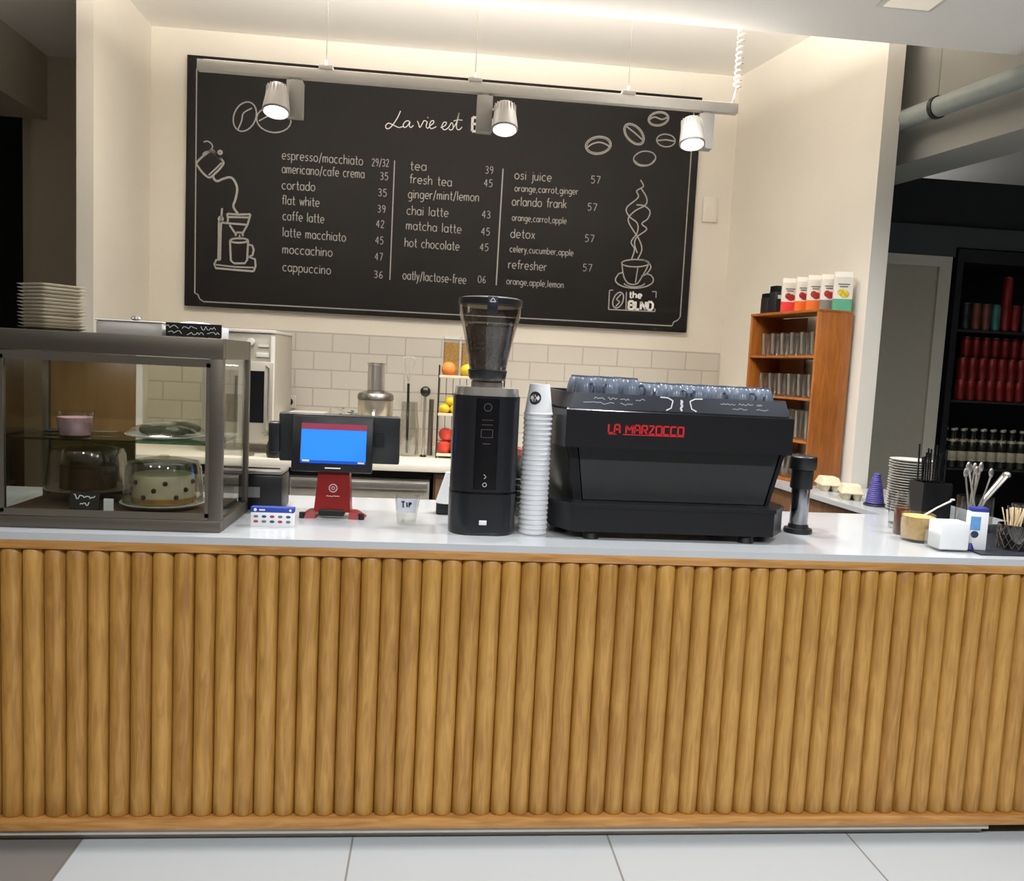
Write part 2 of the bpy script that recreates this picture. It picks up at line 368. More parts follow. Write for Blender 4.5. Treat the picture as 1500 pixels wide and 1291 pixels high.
# ------------------------------------------------------------------ lamps
def downlight(x, y, label, watt=DOWN_W, z=2.93, color=COOL):
    t = thing('downlight', label, 'ceiling light', (x, y, z), group='round downlights in the front ceiling')
    MB().lathe([(0.062, -0.002), (0.085, -0.008), (0.09, 0), (0.062, 0)], n=28).build('trim_ring', STEEL, t)
    MB().cyl(0, 0, -0.002, 0.0, 0.062, n=24).build('lens', mat('downlight_lens', (255, 246, 232), 0.4, emit=6.0, var=0), t)
    lamp('downlight_lamp', 'SPOT', (0, 0, -0.02), watt, color, t, shadow_soft_size=0.05, spot_size=R(150), spot_blend=0.7)
    return t
downlight(0.90, 0.66, 'steel-rimmed round downlight above the grinder at the top edge of the ceiling')
n = 0
for y in (-2.6, 0.05):
    for x in (-2.3, -0.75, 0.8, 2.35):
        downlight(x, y, watt=DOWN_W * (3.0 if y < -2 else .95) * (.3 if x < -2 else .72 if x < 0 else 1), label='round downlight %s, %s from the corridor side' % ('straight above the counter front edge' if y > 0 else 'out in the seating area', ORD[n % 4])); n += 1
sq = thing('square_ceiling_light', 'square flush ceiling light above the wooden glass shelf', 'ceiling light', (1.72, 0.57, 2.93))
MB().box(-.11, .11, -.11, .11, -.010, 0, .003).build('light_frame', WHITEP, sq)
MB().box(-.09, .09, -.09, .09, -.013, -.010).build('diffuser', mat('square_diffuser', (255, 244, 226), 0.5, emit=0.25, var=0), sq)
MB().box(1.85, 2.9, 0.36, 0.45, 2.90, 2.93).build('ceiling_channel', BLACK)
tag(bpy.data.objects['ceiling_channel'], 'black channel fixed along the white front ceiling', 'ceiling channel')
nl = 0
for x in (-0.9, 0.75):  # added fill lamps, hidden behind the bulkhead, to brighten the kitchen
    t = thing('added_kitchen_fill', 'added unseen fill light in the ceiling behind the white bulkhead, %s' % ('nearer the cake case' if x < 0 else 'nearer the glass shelf'), 'ceiling light', (x, 1.35, 3.44), group='added kitchen fill lights')
    MB().lathe([(0.062, -0.002), (0.085, -0.008), (0.09, 0), (0.062, 0)], n=24).build('trim_ring', WHITEP, t)
    MB().cyl(0, 0, -0.002, 0.0, 0.062, n=24).build('lens', MATS['downlight_lens'], t)
    lamp('kitchen_fill_lamp', 'SPOT', (0, 0, -0.02), NICHE_W, WARM, t, shadow_soft_size=0.12, spot_size=R(165), spot_blend=0.8)

cv = thing('added_cove_fill', 'added unseen fill strip on the back of the white bulkhead washing the kitchen ceiling', 'added fill light', (0.1, 1.0, 3.06))  # added strip out of view, floods the kitchen ceiling with light
MB().box(-1.6, 1.6, .001, .06, -.02, .0).box(-1.6, 1.6, .055, .06, .0, .02).build('trough', WHITEP, cv)
MB().box(-1.55, 1.55, .015, .045, .0, .006).build('diffuser', mat('cove_fill_glow', (255, 236, 206), .4, emit=4.0, var=0), cv)
lo = lamp('cove_fill_lamp', 'AREA', (0, .035, .03), LINE_W, WARM, cv, shape='RECTANGLE', size=3.0, size_y=.03, spread=R(180))
lo.rotation_euler = (R(180), 0, 0)
bl = thing('added_side_room_fill', 'added unseen fill light on the far wall behind the black partition', 'wall light', (3.4, 5.40, 2.55))  # added lamp behind the partition, lifts the dark side room ceiling
MB().box(-.25, .25, -.10, -.001, -.05, .0, .004).build('housing', WHITEP, bl)
MB().box(-.23, .23, -.09, -.01, .0, .002).build('diffuser', mat('side_fill_glow', (255, 240, 220), .4, emit=3.0, var=0), bl)
lo = lamp('side_fill_lamp', 'AREA', (0, -.05, .02), 17.0, COOL, bl, shape='RECTANGLE', size=.46, size_y=.08)
lo.rotation_euler = (R(180), 0, 0)
# track
TRK = mat('track_paint', (206, 200, 190), 0.5, var=0.02)
t = thing('track_rail', 'long pale grey track light rail hanging on wires before the menu board', 'track light', (0.125, 1.25, 2.69))
rl = MB().box(-1.175, 1.175, -.018, .018, -.022, .022, .003).build('rail', TRK, t)
MB().box(-1.15, 1.15, -.012, .012, .022, .0235).build('added_rail_fill', mat('rail_fill_glow', (255, 240, 218), .4, emit=1.5, var=0), rl)  # added glow on the rail top, brightens the front ceiling
lo = lamp('rail_fill_lamp', 'AREA', (0, 0, .045), UP_W, WARM, t, shape='RECTANGLE', size=2.3, size_y=.03, spread=R(180))
lo.rotation_euler = (R(180), 0, 0)
for hx in (-0.643, -0.006, 0.673):
    h = MB().box(hx - .03, hx + .03, -.022, .022, .020, .040, .004).cyl(hx, 0, .040, .062, .004, n=10).build('hanger', TRK, t)
    MB().cyl(hx, 0, .06, .75, .0018, n=6).build('hanging_wire', STEEL, h)
pts = [(1.15, 0, .02), (1.157, 0, .05), (1.165, 0, .09)]
for k in range(26 * 8):
    a = k / 8 * 2 * math.pi; z = .10 + .65 * k / (26 * 8)
    pts.append((1.168 + .016 * math.cos(a) + .01 * k / 208, .016 * math.sin(a), z))
MB().tube(pts, .0042, 5).build('coiled_cable', WHITEP, t)
LENS = mat('spot_lens', (255, 250, 240), 0.4, emit=14.0, var=0)
SPOTB = mat('spot_head_paint', (158, 153, 146), 0.45, var=0.02)
def track_spot(hx, bx, label):
    t = thing('track_spotlight', label, 'spotlight', (bx, 1.25, 2.668), group='spotlights on the hanging rail')
    MB().box(-.018, .018, -.014, .014, -.012, .0).box(-.034, .034, -.026, .026, -.165, -.012, .004).build('driver_box', SPOTB, t)
    dx = hx - bx; s = 1 if dx > 0 else -1
    MB().tube([(s * .03, -.01, -.07), (dx * .75, -.02, -.08)], .012, 8).build('joint_arm', STEEL, t)
    mb = MB().lathe([(0, 0), (.036, 0), (.042, -.012), (.048, -.045), (.055, -.095), (.057, -.115), (.050, -.122), (.047, -.112), (0, -.108)], n=28)
    hd = mb.build('lamp_head', SPOTB, t, loc=(dx, -.03, -.048), rot=(R(-16), 0, 0))
    fm = MB()
    for k in range(18):
        fm.box(.040, .048, -.0016, .0016, -.052, -.006, M=rotz(2 * math.pi * k / 18))
    fm.build('cooling_fins', SPOTB, hd)
    MB().cyl(0, 0, -.119, -.112, .0475, n=24).build('lens', LENS, hd)
    lamp('spot_lamp', 'SPOT', (dx, -.07, -.185), SPOT_W, WARM, t, shadow_soft_size=0.045, spot_size=R(125), spot_blend=0.75)
track_spot(-0.712, -0.645, 'lit white spotlight on the hanging rail above the cake case')
track_spot(0.253, 0.165, 'lit white spotlight hiding the end of the menu board heading')
track_spot(1.085, 1.157, 'lit white spotlight at the rail end by the coiled cable')

# ------------------------------------------------------------------ bar counter
bar = thing('bar_counter', 'long bar counter clad in upright half-round golden wooden logs', 'bar counter', (0.4, 0, 0))
MB().box(-2.1, 2.0, .0345, .075, .05, .928).build('front_panel', BROWNW, bar)
MB().box(-2.1, 2.0, -.001, .034, .902, .928, .002).build('top_rail', RAILW, bar)
MB().box(-2.1, 2.0, -.006, .034, .05, .085, .004).build('bottom_rail', RAILW, bar)
MB().box(-2.1, 1.50, .008, .016, .030, .0495).box(-2.1, 1.50, .04, .05, 0.0, .05).build('kick_plate', mat('kick_plate_paint', (176, 171, 162), .4, var=.03), bar)
MB().box(-2.1, 2.0, .60, .62, .05, .928).box(-2.1, -2.08, .08, .60, .05, .928).box(1.98, 2.0, .08, .60, .05, .928).box(-2.1, 2.0, .1, .58, .05, .07).build('carcass', BROWNW, bar)
rg = random.Random(4)
PITCH = .06086; logs = []
for v in range(6):
    mb = MB(); n = 10; rr = .0306; zs = 12
    ph = rg.random() * 6; v0 = []
    for j in range(zs + 1):
        z = .0853 + (.9015 - .0853) * ((j - 1) / (zs - 2) * .986 + .007 if 0 < j < zs else j / zs)
        row = []
        for k in range(n + 1):
            a = math.pi * k / n
            r = rr * (1 + .02 * math.sin(ph + z * 9) + .012 * math.sin(z * 23 + ph * 2))
            ex = 0
            if j in (0, zs): r *= .86
            row.append(mb.bm.verts.new((-min(r, .0304) * math.cos(a) if k not in (0, n) else (-.0304 if k == 0 else .0304), -r * .98 * math.sin(a), z + (.012 if j == 1 and False else 0))))
        v0.append(row)
    for a, b in zip(v0, v0[1:]):
        for k in range(n): mb.bm.faces.new([a[k], a[k + 1], b[k + 1], b[k]])
    mb.bm.faces.new(v0[0]); mb.bm.faces.new(list(reversed(v0[-1])))
    mb.bm.faces.new([r[0] for r in v0] + [r[-1] for r in reversed(v0)])
    o = mb.build('half_log', LOGW, bar, angle=50); logs.append(o)
xs = [-1.174 + PITCH * (k + .5) for k in range(-6, 58)]
for i, x in enumerate(xs):
    if i < 6: o = logs[i]
    else:
        o = logs[rg.randrange(6)].copy(); COL.objects.link(o); o.parent = bar
    o.location = (x - 0.4, 0.034, 0)

# worktops
TOP = [(-1.75, 0), (2.40, 0), (2.40, 1.575), (2.155, 1.575), (2.02, 2.25), (1.745, 2.25), (1.80, 1.6), (1.88, .78), (-1.75, .78)]
ct = MB().prism(TOP, .928, .95).build('countertop', STONE); tag(ct, 'glossy white stone countertop on the log-clad bar and its return beside the wall', 'countertop')
sc = thing('return_cabinet', 'plain brown wooden cabinet under the countertop return by the glass shelf', 'cabinet', (1.95, 1.4, 0))
MB().prism([(x - 1.95, y - 1.4) for x, y in ((1.90, .80), (2.38, .80), (2.38, 1.56), (2.14, 1.56), (2.00, 2.23), (1.765, 2.23), (1.82, 1.6))], 0.0, .928).build('carcass', BROWNW, sc)
bt = MB().box(-1.79, 1.70, 1.88, 2.888, .91, .95, .003).build('back_worktop', mat('cream_worktop', (226, 220, 204), .3, var=.02)); tag(bt, 'cream worktop along the tiled back wall under the oven and fruit rack', 'worktop')
uf = thing('undercounter_fridge', 'stainless undercounter fridge with drawers beneath the back worktop', 'fridge', (-.75, 2.3, 0))
MB().box(-.75, .74, -.36, .55, .08, .862).box(-.7, .7, -.3, .5, 0, .08).build('body', STEEL, uf)
for k in range(3):
    z1 = .852 - k * .26
    for j in range(2):
        x0 = -.74 + j * .745
        d = MB().box(x0, x0 + .735, -.385, -.362, z1 - .25, z1, .004).build('drawer', mat('drawer_steel', (186, 178, 164), .35, .4), uf)
        MB().box(x0 + .01, x0 + .725, -.40, -.386, z1 - .045, z1 - .004, .004).build('drawer_grip', CHROME, d)
MB().box(-1.5, .0, 1.97, 2.80, .865, .905).build('dark_gap_block', BLACK, uf, loc=(.75, -2.3, 0))  # black block stands in for the dark gap under the worktop
bc = thing('base_cabinet', 'brown wooden base cabinet beside the stainless drawers', 'cabinet', (.85, 2.3, 0))
MB().box(-.84, .84, -.36, .55, .0, .91).build('carcass', BROWNW, bc)
for k in range(3): MB().box(-.83 + k * .56, -.83 + k * .56 + .545, -.38, -.362, .08, .895, .003).build('door', BROWNW, bc)

# chalk writing: text, x, z, run, rise, letter height (metres on the board)
MENU= [('espresso/macchiato', -1.002, 2.701, 0.497, -0.002, 0.035), ('americano/cafe crema', -1.0, 2.618, 0.506, 0.003, 0.035), ('cortado', -0.998, 2.519, 0.204, 0.002, 0.035), ('flat white', -0.996, 2.428, 0.23, -0.001, 0.035), ('caffe latte', -0.989, 2.332, 0.255, -0.004, 0.035), ('latte macchiato', -0.987, 2.232, 0.391, -0.009, 0.035), ('moccachino', -0.985, 2.127, 0.308, -0.002, 0.035), ('cappuccino', -0.982, 2.018, 0.299, -0.004, 0.035), ('29/32', -0.45, 2.699, 0.106, 0.003, 0.03), ('35', -0.396, 2.619, 0.051, 0.0, 0.03), ('35', -0.405, 2.518, 0.055, -0.001, 0.03), ('39', -0.406, 2.417, 0.051, -0.001, 0.03), ('42', -0.412, 2.324, 0.052, -0.001, 0.03), ('45', -0.413, 2.222, 0.052, -0.001, 0.03), ('47', -0.413, 2.12, 0.051, -0.001, 0.03), ('36', -0.414, 2.009, 0.056, -0.001, 0.03), ('tea', -0.211, 2.691, 0.102, 0.003, 0.035), ('fresh tea', -0.213, 2.611, 0.267, -0.003, 0.035), ('ginger/mint/lemon', -0.218, 2.518, 0.449, 0.009, 0.035), ('chai latte', -0.223, 2.416, 0.263, 0.001, 0.035), ('matcha latte', -0.223, 2.323, 0.35, -0.003, 0.035), ('hot chocolate', -0.228, 2.216, 0.346, -0.004, 0.035), ('oatly/lactose-free', -0.234, 2.011, 0.405, -0.007, 0.035), ('39', 0.262, 2.703, 0.052, 0.0, 0.03), ('45', 0.257, 2.622, 0.056, 0.0, 0.03), ('43', 0.253, 2.426, 0.056, 0.0, 0.03), ('45', 0.253, 2.319, 0.057, 0.0, 0.03), ('45', 0.249, 2.22, 0.057, 0.0, 0.03), ('06', 0.245, 2.017, 0.053, -0.001, 0.03), ('osi juice', 0.45, 2.682, 0.238, 0.0, 0.035), ('orange,carrot,ginger', 0.454, 2.606, 0.41, 0.007, 0.026), ('orlando frank', 0.441, 2.516, 0.353, 0.006, 0.035), ('orange,carrot,apple', 0.446, 2.422, 0.353, 0.001, 0.026), ('detox', 0.442, 2.314, 0.159, 0.002, 0.035), ('celery,cucumber,apple', 0.442, 2.224, 0.413, -0.001, 0.026), ('refresher', 0.438, 2.12, 0.249, -0.003, 0.035), ('orange,apple,lemon', 0.43, 2.019, 0.374, -0.004, 0.026), ('57', 0.944, 2.691, 0.063, 0.0, 0.03), ('57', 0.932, 2.518, 0.063, 0.0, 0.03), ('57', 0.926, 2.319, 0.063, -0.001, 0.03), ('57', 0.923, 2.131, 0.063, 0.0, 0.03)]
DRAW= [(6,[(-1.474,2.769),(-1.452,2.776),(-1.431,2.765),(-1.421,2.747),(-1.428,2.727)]),(9,[(-1.477,2.69),(-1.466,2.706),(-1.436,2.718),(-1.424,2.726),(-1.401,2.706),(-1.367,2.671)]),(9,[(-1.365,2.715),(-1.366,2.712),(-1.367,2.71),(-1.369,2.707),(-1.371,2.706),(-1.374,2.705),(-1.376,2.705),(-1.379,2.705),(-1.381,2.707),(-1.383,2.709),(-1.384,2.711),(-1.385,2.714),(-1.385,2.717),(-1.383,2.719),(-1.382,2.721),(-1.379,2.723),(-1.377,2.724),(-1.374,2.724),(-1.371,2.724),(-1.369,2.722),(-1.367,2.72),(-1.366,2.718),(-1.365,2.715)]),(9,[(-1.43,2.721),(-1.477,2.684),(-1.514,2.641),(-1.502,2.616),(-1.475,2.583),(-1.437,2.559),(-1.4,2.589),(-1.366,2.629),(-1.355,2.66),(-1.401,2.703),(-1.43,2.721)]),(7,[(-1.364,2.654),(-1.4,2.615),(-1.441,2.573)]),(10,[(-1.415,2.568),(-1.407,2.55),(-1.388,2.541),(-1.354,2.557),(-1.312,2.569),(-1.285,2.547),(-1.269,2.502),(-1.278,2.44),(-1.29,2.393),(-1.262,2.352)]),(9,[(-1.358,2.379),(-1.361,2.327),(-1.364,2.241),(-1.365,2.063)]),(9,[(-1.376,2.299),(-1.375,2.202),(-1.376,2.062)]),(9,[(-1.353,2.314),(-1.353,2.31),(-1.355,2.306),(-1.357,2.303),(-1.36,2.301),(-1.363,2.3),(-1.366,2.299),(-1.37,2.3),(-1.373,2.302),(-1.375,2.305),(-1.377,2.309),(-1.377,2.312),(-1.377,2.316),(-1.375,2.32),(-1.373,2.323),(-1.37,2.325),(-1.367,2.327),(-1.363,2.327),(-1.36,2.326),(-1.357,2.324),(-1.355,2.321),(-1.353,2.318),(-1.353,2.314)]),(9,[(-1.357,2.292),(-1.326,2.29),(-1.204,2.288)]),(9,[(-1.327,2.348),(-1.258,2.347),(-1.186,2.354),(-1.202,2.291),(-1.233,2.23)]),(9,[(-1.327,2.348),(-1.321,2.314),(-1.326,2.29)]),(9,[(-1.319,2.328),(-1.197,2.333)]),(9,[(-1.311,2.28),(-1.287,2.246),(-1.27,2.224)]),(9,[(-1.275,2.216),(-1.268,2.238),(-1.233,2.238),(-1.229,2.217)]),(7,[(-1.25,2.225),(-1.248,2.195)]),(9,[(-1.307,2.187),(-1.304,2.129),(-1.3,2.063),(-1.28,2.047),(-1.215,2.051),(-1.201,2.073),(-1.197,2.19)]),(9,[(-1.198,2.192),(-1.2,2.188),(-1.206,2.184),(-1.216,2.181),(-1.229,2.178),(-1.244,2.176),(-1.259,2.175),(-1.274,2.175),(-1.287,2.176),(-1.297,2.178),(-1.303,2.182),(-1.305,2.185),(-1.303,2.19),(-1.297,2.194),(-1.287,2.197),(-1.274,2.2),(-1.26,2.202),(-1.244,2.203),(-1.23,2.203),(-1.217,2.202),(-1.207,2.199),(-1.2,2.196),(-1.198,2.192)]),(9,[(-1.195,2.167),(-1.172,2.164),(-1.162,2.138),(-1.169,2.104),(-1.196,2.089)]),(9,[(-1.365,2.063),(-1.388,2.062),(-1.4,2.034),(-1.391,2.011),(-1.275,2.007),(-1.16,2.005),(-1.149,2.037),(-1.153,2.08),(-1.194,2.093)]),(7,[(-1.391,2.032),(-1.276,2.025),(-1.16,2.028)]),(6,[(-1.17,2.919),(-1.181,2.896),(-1.197,2.876),(-1.215,2.861),(-1.235,2.852),(-1.255,2.85),(-1.272,2.856),(-1.286,2.869),(-1.296,2.887),(-1.3,2.909),(-1.299,2.934),(-1.292,2.959),(-1.281,2.982),(-1.265,3.003),(-1.247,3.017),(-1.227,3.026),(-1.208,3.028),(-1.19,3.022),(-1.176,3.01),(-1.166,2.992),(-1.162,2.969),(-1.163,2.944),(-1.17,2.919)]),(6,[(-1.189,2.993),(-1.239,2.96),(-1.25,2.913),(-1.271,2.857)]),(6,[(-0.953,2.927),(-0.96,2.906),(-0.974,2.887),(-0.996,2.872),(-1.022,2.862),(-1.051,2.857),(-1.081,2.859),(-1.108,2.867),(-1.132,2.88),(-1.149,2.898),(-1.159,2.918),(-1.16,2.94),(-1.154,2.961),(-1.139,2.98),(-1.118,2.995),(-1.092,3.005),(-1.063,3.009),(-1.033,3.008),(-1.006,3.0),(-0.982,2.987),(-0.965,2.969),(-0.955,2.949),(-0.953,2.927)]),(6,[(-1.146,2.92),(-1.089,2.956),(-0.974,2.952)]),(6,[(1.06,2.947),(1.06,2.931),(1.053,2.915),(1.04,2.9),(1.022,2.888),(1.001,2.879),(0.977,2.874),(0.954,2.873),(0.932,2.878),(0.914,2.886),(0.902,2.898),(0.895,2.913),(0.895,2.929),(0.902,2.945),(0.915,2.959),(0.933,2.972),(0.955,2.981),(0.978,2.986),(1.002,2.986),(1.023,2.982),(1.041,2.974),(1.054,2.962),(1.06,2.947)]),(4,[(1.051,2.945),(1.051,2.932),(1.044,2.918),(1.033,2.906),(1.017,2.895),(0.997,2.887),(0.976,2.883),(0.956,2.883),(0.937,2.886),(0.921,2.893),(0.91,2.903),(0.905,2.915),(0.905,2.928),(0.911,2.941),(0.923,2.954),(0.939,2.964),(0.958,2.972),(0.979,2.977),(0.999,2.977),(1.018,2.974),(1.034,2.967),(1.045,2.957),(1.051,2.945)]),(7,[(0.901,2.905),(0.935,2.934),(0.983,2.949),(1.025,2.94),(1.06,2.922)]),(6,[(1.265,2.962),(1.252,2.954),(1.236,2.952),(1.217,2.954),(1.198,2.962),(1.179,2.974),(1.162,2.989),(1.149,3.007),(1.141,3.025),(1.137,3.043),(1.14,3.058),(1.147,3.07),(1.16,3.078),(1.176,3.081),(1.194,3.078),(1.214,3.071),(1.233,3.059),(1.25,3.043),(1.263,3.026),(1.271,3.007),(1.275,2.99),(1.272,2.974),(1.265,2.962)]),(4,[(1.258,2.968),(1.247,2.962),(1.233,2.96),(1.217,2.963),(1.2,2.97),(1.184,2.98),(1.169,2.994),(1.157,3.009),(1.15,3.025),(1.146,3.04),(1.148,3.054),(1.154,3.064),(1.165,3.07),(1.178,3.072),(1.194,3.069),(1.211,3.063),(1.228,3.052),(1.243,3.038),(1.254,3.023),(1.262,3.007),(1.266,2.992),(1.264,2.979),(1.258,2.968)]),(7,[(1.151,3.062),(1.208,3.026),(1.265,2.984)]),(6,[(1.426,3.14),(1.426,3.127),(1.421,3.114),(1.411,3.102),(1.397,3.092),(1.38,3.084),(1.361,3.079),(1.342,3.078),(1.324,3.081),(1.31,3.087),(1.299,3.096),(1.293,3.107),(1.293,3.12),(1.298,3.133),(1.308,3.145),(1.322,3.156),(1.339,3.163),(1.358,3.168),(1.377,3.169),(1.395,3.166),(1.409,3.16),(1.42,3.151),(1.426,3.14)]),(4,[(1.417,3.138),(1.418,3.128),(1.413,3.117),(1.404,3.107),(1.392,3.098),(1.377,3.091),(1.36,3.087),(1.344,3.086),(1.328,3.088),(1.316,3.093),(1.306,3.1),(1.302,3.109),(1.302,3.12),(1.306,3.13),(1.315,3.141),(1.327,3.149),(1.342,3.156),(1.359,3.16),(1.375,3.161),(1.391,3.159),(1.403,3.154),(1.413,3.147),(1.417,3.138)]),(7,[(1.297,3.113),(1.334,3.133),(1.384,3.122),(1.425,3.144)]),(6,[(1.478,2.992),(1.476,2.981),(1.468,2.971),(1.457,2.962),(1.442,2.956),(1.425,2.953),(1.408,2.953),(1.391,2.957),(1.377,2.963),(1.365,2.972),(1.358,2.982),(1.356,2.993),(1.359,3.004),(1.366,3.014),(1.378,3.023),(1.393,3.029),(1.41,3.032),(1.427,3.031),(1.443,3.028),(1.458,3.022),(1.469,3.013),(1.476,3.003),(1.478,2.992)]),(7,[(1.359,2.988),(1.417,2.997),(1.476,2.992)]),(6,[(1.357,2.884),(1.356,2.87),(1.35,2.857),(1.339,2.844),(1.324,2.834),(1.305,2.826),(1.284,2.822),(1.264,2.821),(1.245,2.825),(1.23,2.832),(1.219,2.842),(1.213,2.854),(1.213,2.867),(1.219,2.881),(1.231,2.893),(1.246,2.904),(1.265,2.912),(1.285,2.916),(1.306,2.916),(1.324,2.913),(1.34,2.906),(1.351,2.896),(1.357,2.884)]),(5,[(1.219,2.852),(1.257,2.829),(1.318,2.834),(1.352,2.868)]),(6,[(1.266,2.733),(1.288,2.694),(1.246,2.662),(1.258,2.621),(1.187,2.552),(1.205,2.5),(1.263,2.457),(1.266,2.398),(1.23,2.336),(1.255,2.291),(1.24,2.228)]),(6,[(1.273,2.681),(1.313,2.625),(1.31,2.578),(1.239,2.532),(1.201,2.476),(1.241,2.408),(1.277,2.363),(1.304,2.294),(1.278,2.224)]),(6,[(1.249,2.574),(1.301,2.571),(1.342,2.539),(1.33,2.491),(1.293,2.456),(1.328,2.423),(1.268,2.372),(1.253,2.326),(1.275,2.268)]),(6,[(1.359,2.208),(1.356,2.201),(1.345,2.194),(1.328,2.188),(1.306,2.183),(1.281,2.179),(1.255,2.178),(1.23,2.178),(1.207,2.181),(1.19,2.185),(1.179,2.19),(1.175,2.197),(1.178,2.203),(1.188,2.21),(1.205,2.216),(1.227,2.221),(1.252,2.225),(1.278,2.226),(1.304,2.226),(1.326,2.224),(1.343,2.22),(1.355,2.214),(1.359,2.208)]),(6,[(1.177,2.197),(1.189,2.132),(1.206,2.091),(1.238,2.066),(1.287,2.072),(1.318,2.122),(1.343,2.171),(1.356,2.208)]),(6,[(1.314,2.229),(1.356,2.208),(1.371,2.179),(1.345,2.139),(1.313,2.121)]),(5,[(1.286,2.185),(1.275,2.077)]),(6,[(1.386,2.12),(1.392,2.111),(1.394,2.102),(1.393,2.093),(1.388,2.083),(1.379,2.074),(1.367,2.066),(1.352,2.058),(1.334,2.052),(1.314,2.047),(1.293,2.043),(1.271,2.041),(1.249,2.041),(1.227,2.042),(1.207,2.045),(1.189,2.049),(1.173,2.055),(1.159,2.062),(1.15,2.07),(1.143,2.078),(1.141,2.087),(1.142,2.097),(1.147,2.106)]),(6,[(1.147,2.106),(1.16,2.128),(1.188,2.138)]),(6,[(1.345,2.139),(1.376,2.131),(1.386,2.117)]),(5,[(1.338,2.076),(1.335,2.072),(1.332,2.068),(1.327,2.065),(1.322,2.062),(1.316,2.059),(1.309,2.057),(1.302,2.055),(1.294,2.053),(1.286,2.051),(1.278,2.05),(1.27,2.049),(1.262,2.049),(1.254,2.049),(1.246,2.05),(1.238,2.051),(1.231,2.052),(1.224,2.054),(1.218,2.056),(1.212,2.058),(1.207,2.061),(1.203,2.064),(1.199,2.067)]),(5,[(1.13,2.021),(1.106,2.017),(1.107,1.894),(1.417,1.897),(1.417,1.917)]),(5,[(1.39,2.026),(1.418,2.026),(1.418,1.987)]),(5,[(1.219,2.014),(1.223,1.894)]),(6,[(1.198,1.947),(1.192,1.933),(1.183,1.921),(1.174,1.912),(1.164,1.907),(1.154,1.905),(1.146,1.908),(1.139,1.915),(1.134,1.925),(1.132,1.938),(1.133,1.953),(1.137,1.967),(1.143,1.981),(1.151,1.993),(1.161,2.002),(1.171,2.008),(1.18,2.009),(1.189,2.006),(1.196,2.0),(1.201,1.989),(1.202,1.977),(1.201,1.962),(1.198,1.947)]),(6,[(1.185,1.998),(1.155,1.963),(1.178,1.946),(1.153,1.915)]),(5,[(-0.311,2.742),(-0.315,2.002)]),(6,[(0.373,2.741),(0.368,2.387),(0.364,2.007)])]

SCRIPT=[[(-0.285,3.046),(-0.301,3.007),(-0.325,2.966),(-0.347,2.939),(-0.366,2.932),(-0.374,2.947),(-0.359,2.966),(-0.328,2.958),(-0.294,2.945),(-0.267,2.953)],[(-0.226,2.987),(-0.247,2.988),(-0.265,2.966),(-0.259,2.948),(-0.241,2.957),(-0.224,2.984),(-0.228,2.961),(-0.217,2.951),(-0.202,2.965)],[(-0.179,2.993),(-0.171,2.978),(-0.162,2.955),(-0.147,2.98),(-0.137,2.998),(-0.121,2.995)],[(-0.116,2.995),(-0.123,2.966),(-0.112,2.954),(-0.097,2.971)],[(-0.116,3.021),(-0.113,3.017)],[(-0.099,2.97),(-0.079,2.987),(-0.077,3.001),(-0.092,2.999),(-0.102,2.973),(-0.091,2.953),(-0.059,2.968)],[(-0.033,2.963),(-0.007,2.977),(0.003,2.996),(-0.013,2.998),(-0.025,2.971),(-0.008,2.952),(0.017,2.969),(0.035,2.999),(0.046,2.981),(0.044,2.961),(0.029,2.954),(0.02,2.961)],[(0.044,2.966),(0.064,2.998),(0.08,3.064),(0.067,2.988),(0.071,2.963),(0.087,2.961),(0.102,2.978)],[(0.047,3.01),(0.076,3.02),(0.103,3.019)]]
# ------------------------------------------------------------------ menu board
mbd = thing('menu_board', 'big blackboard menu with chalk drink list on the cream back wall', 'menu board', (0.03, 2.88, 2.525))
MB().box(-1.608, 1.61, -.012, .018, -.754, .754, .002).build('panel', mat('blackboard', (25, 24, 24), .85, var=.06, scale=6, spec=.04), mbd)
OX, OZ = 0.03, 2.525
YB = -.0132
mb = MB()
A = [(-1.521, 3.201), (-1.515, 1.850), (-1.497, 1.843), (-1.485, 1.815), (-1.461, 1.800), (1.539, 1.810), (1.548, 1.835), (1.575, 1.850), (1.590, 1.872), (1.590, 3.18), (1.57, 3.19), (1.55, 3.23), (-1.46, 3.23), (-1.49, 3.215), (-1.521, 3.201)]
mb.ribbon([(x - OX, z - OZ) for x, z in A], .007, YB)
mb.build('chalk_border', CHALK, mbd)
def cr(P, n=5):
    if len(P) < 4 or len(P) > 18: return P
    out = []
    for i in range(len(P) - 1):
        p0, p1, p2, p3 = P[max(i - 1, 0)], P[i], P[i + 1], P[min(i + 2, len(P) - 1)]
        for q in range(n):
            t = q / n
            out.append(tuple(.5 * (2 * b + (c - a) * t + (2 * a - 5 * b + 4 * c - d) * t * t + (3 * b - a - 3 * c + d) * t ** 3) for a, b, c, d in zip(p0, p1, p2, p3)))
    return out + [P[-1]]
for nm, i0, i1 in (('chalk_kettle', 0, 6), ('chalk_stand', 6, 10), ('chalk_filter', 10, 16), ('chalk_mug', 16, 19), ('chalk_base', 19, 21), ('chalk_bean', 21, 23), ('chalk_bean', 23, 25), ('chalk_bean', 25, 28), ('chalk_bean', 28, 31), ('chalk_bean', 31, 34), ('chalk_bean', 34, 36), ('chalk_bean', 36, 38), ('chalk_steam', 38, 41), ('chalk_cup', 41, 45), ('chalk_saucer', 45, 49), ('logo_bracket', 49, 52), ('logo_bean', 52, 54), ('column_line', 54, 55), ('column_line', 55, 56)):
    mb = MB()
    for w, P in DRAW[i0:i1]:
        P = [(x - OX, z - OZ) for x, z in P]
        mb.ribbon(cr(P) if nm in ('chalk_steam', 'chalk_kettle', 'chalk_cup', 'chalk_bean', 'chalk_saucer') and len(P) > 3 else P, w * .00135, YB)
    mb.build(nm, CHALK, mbd)
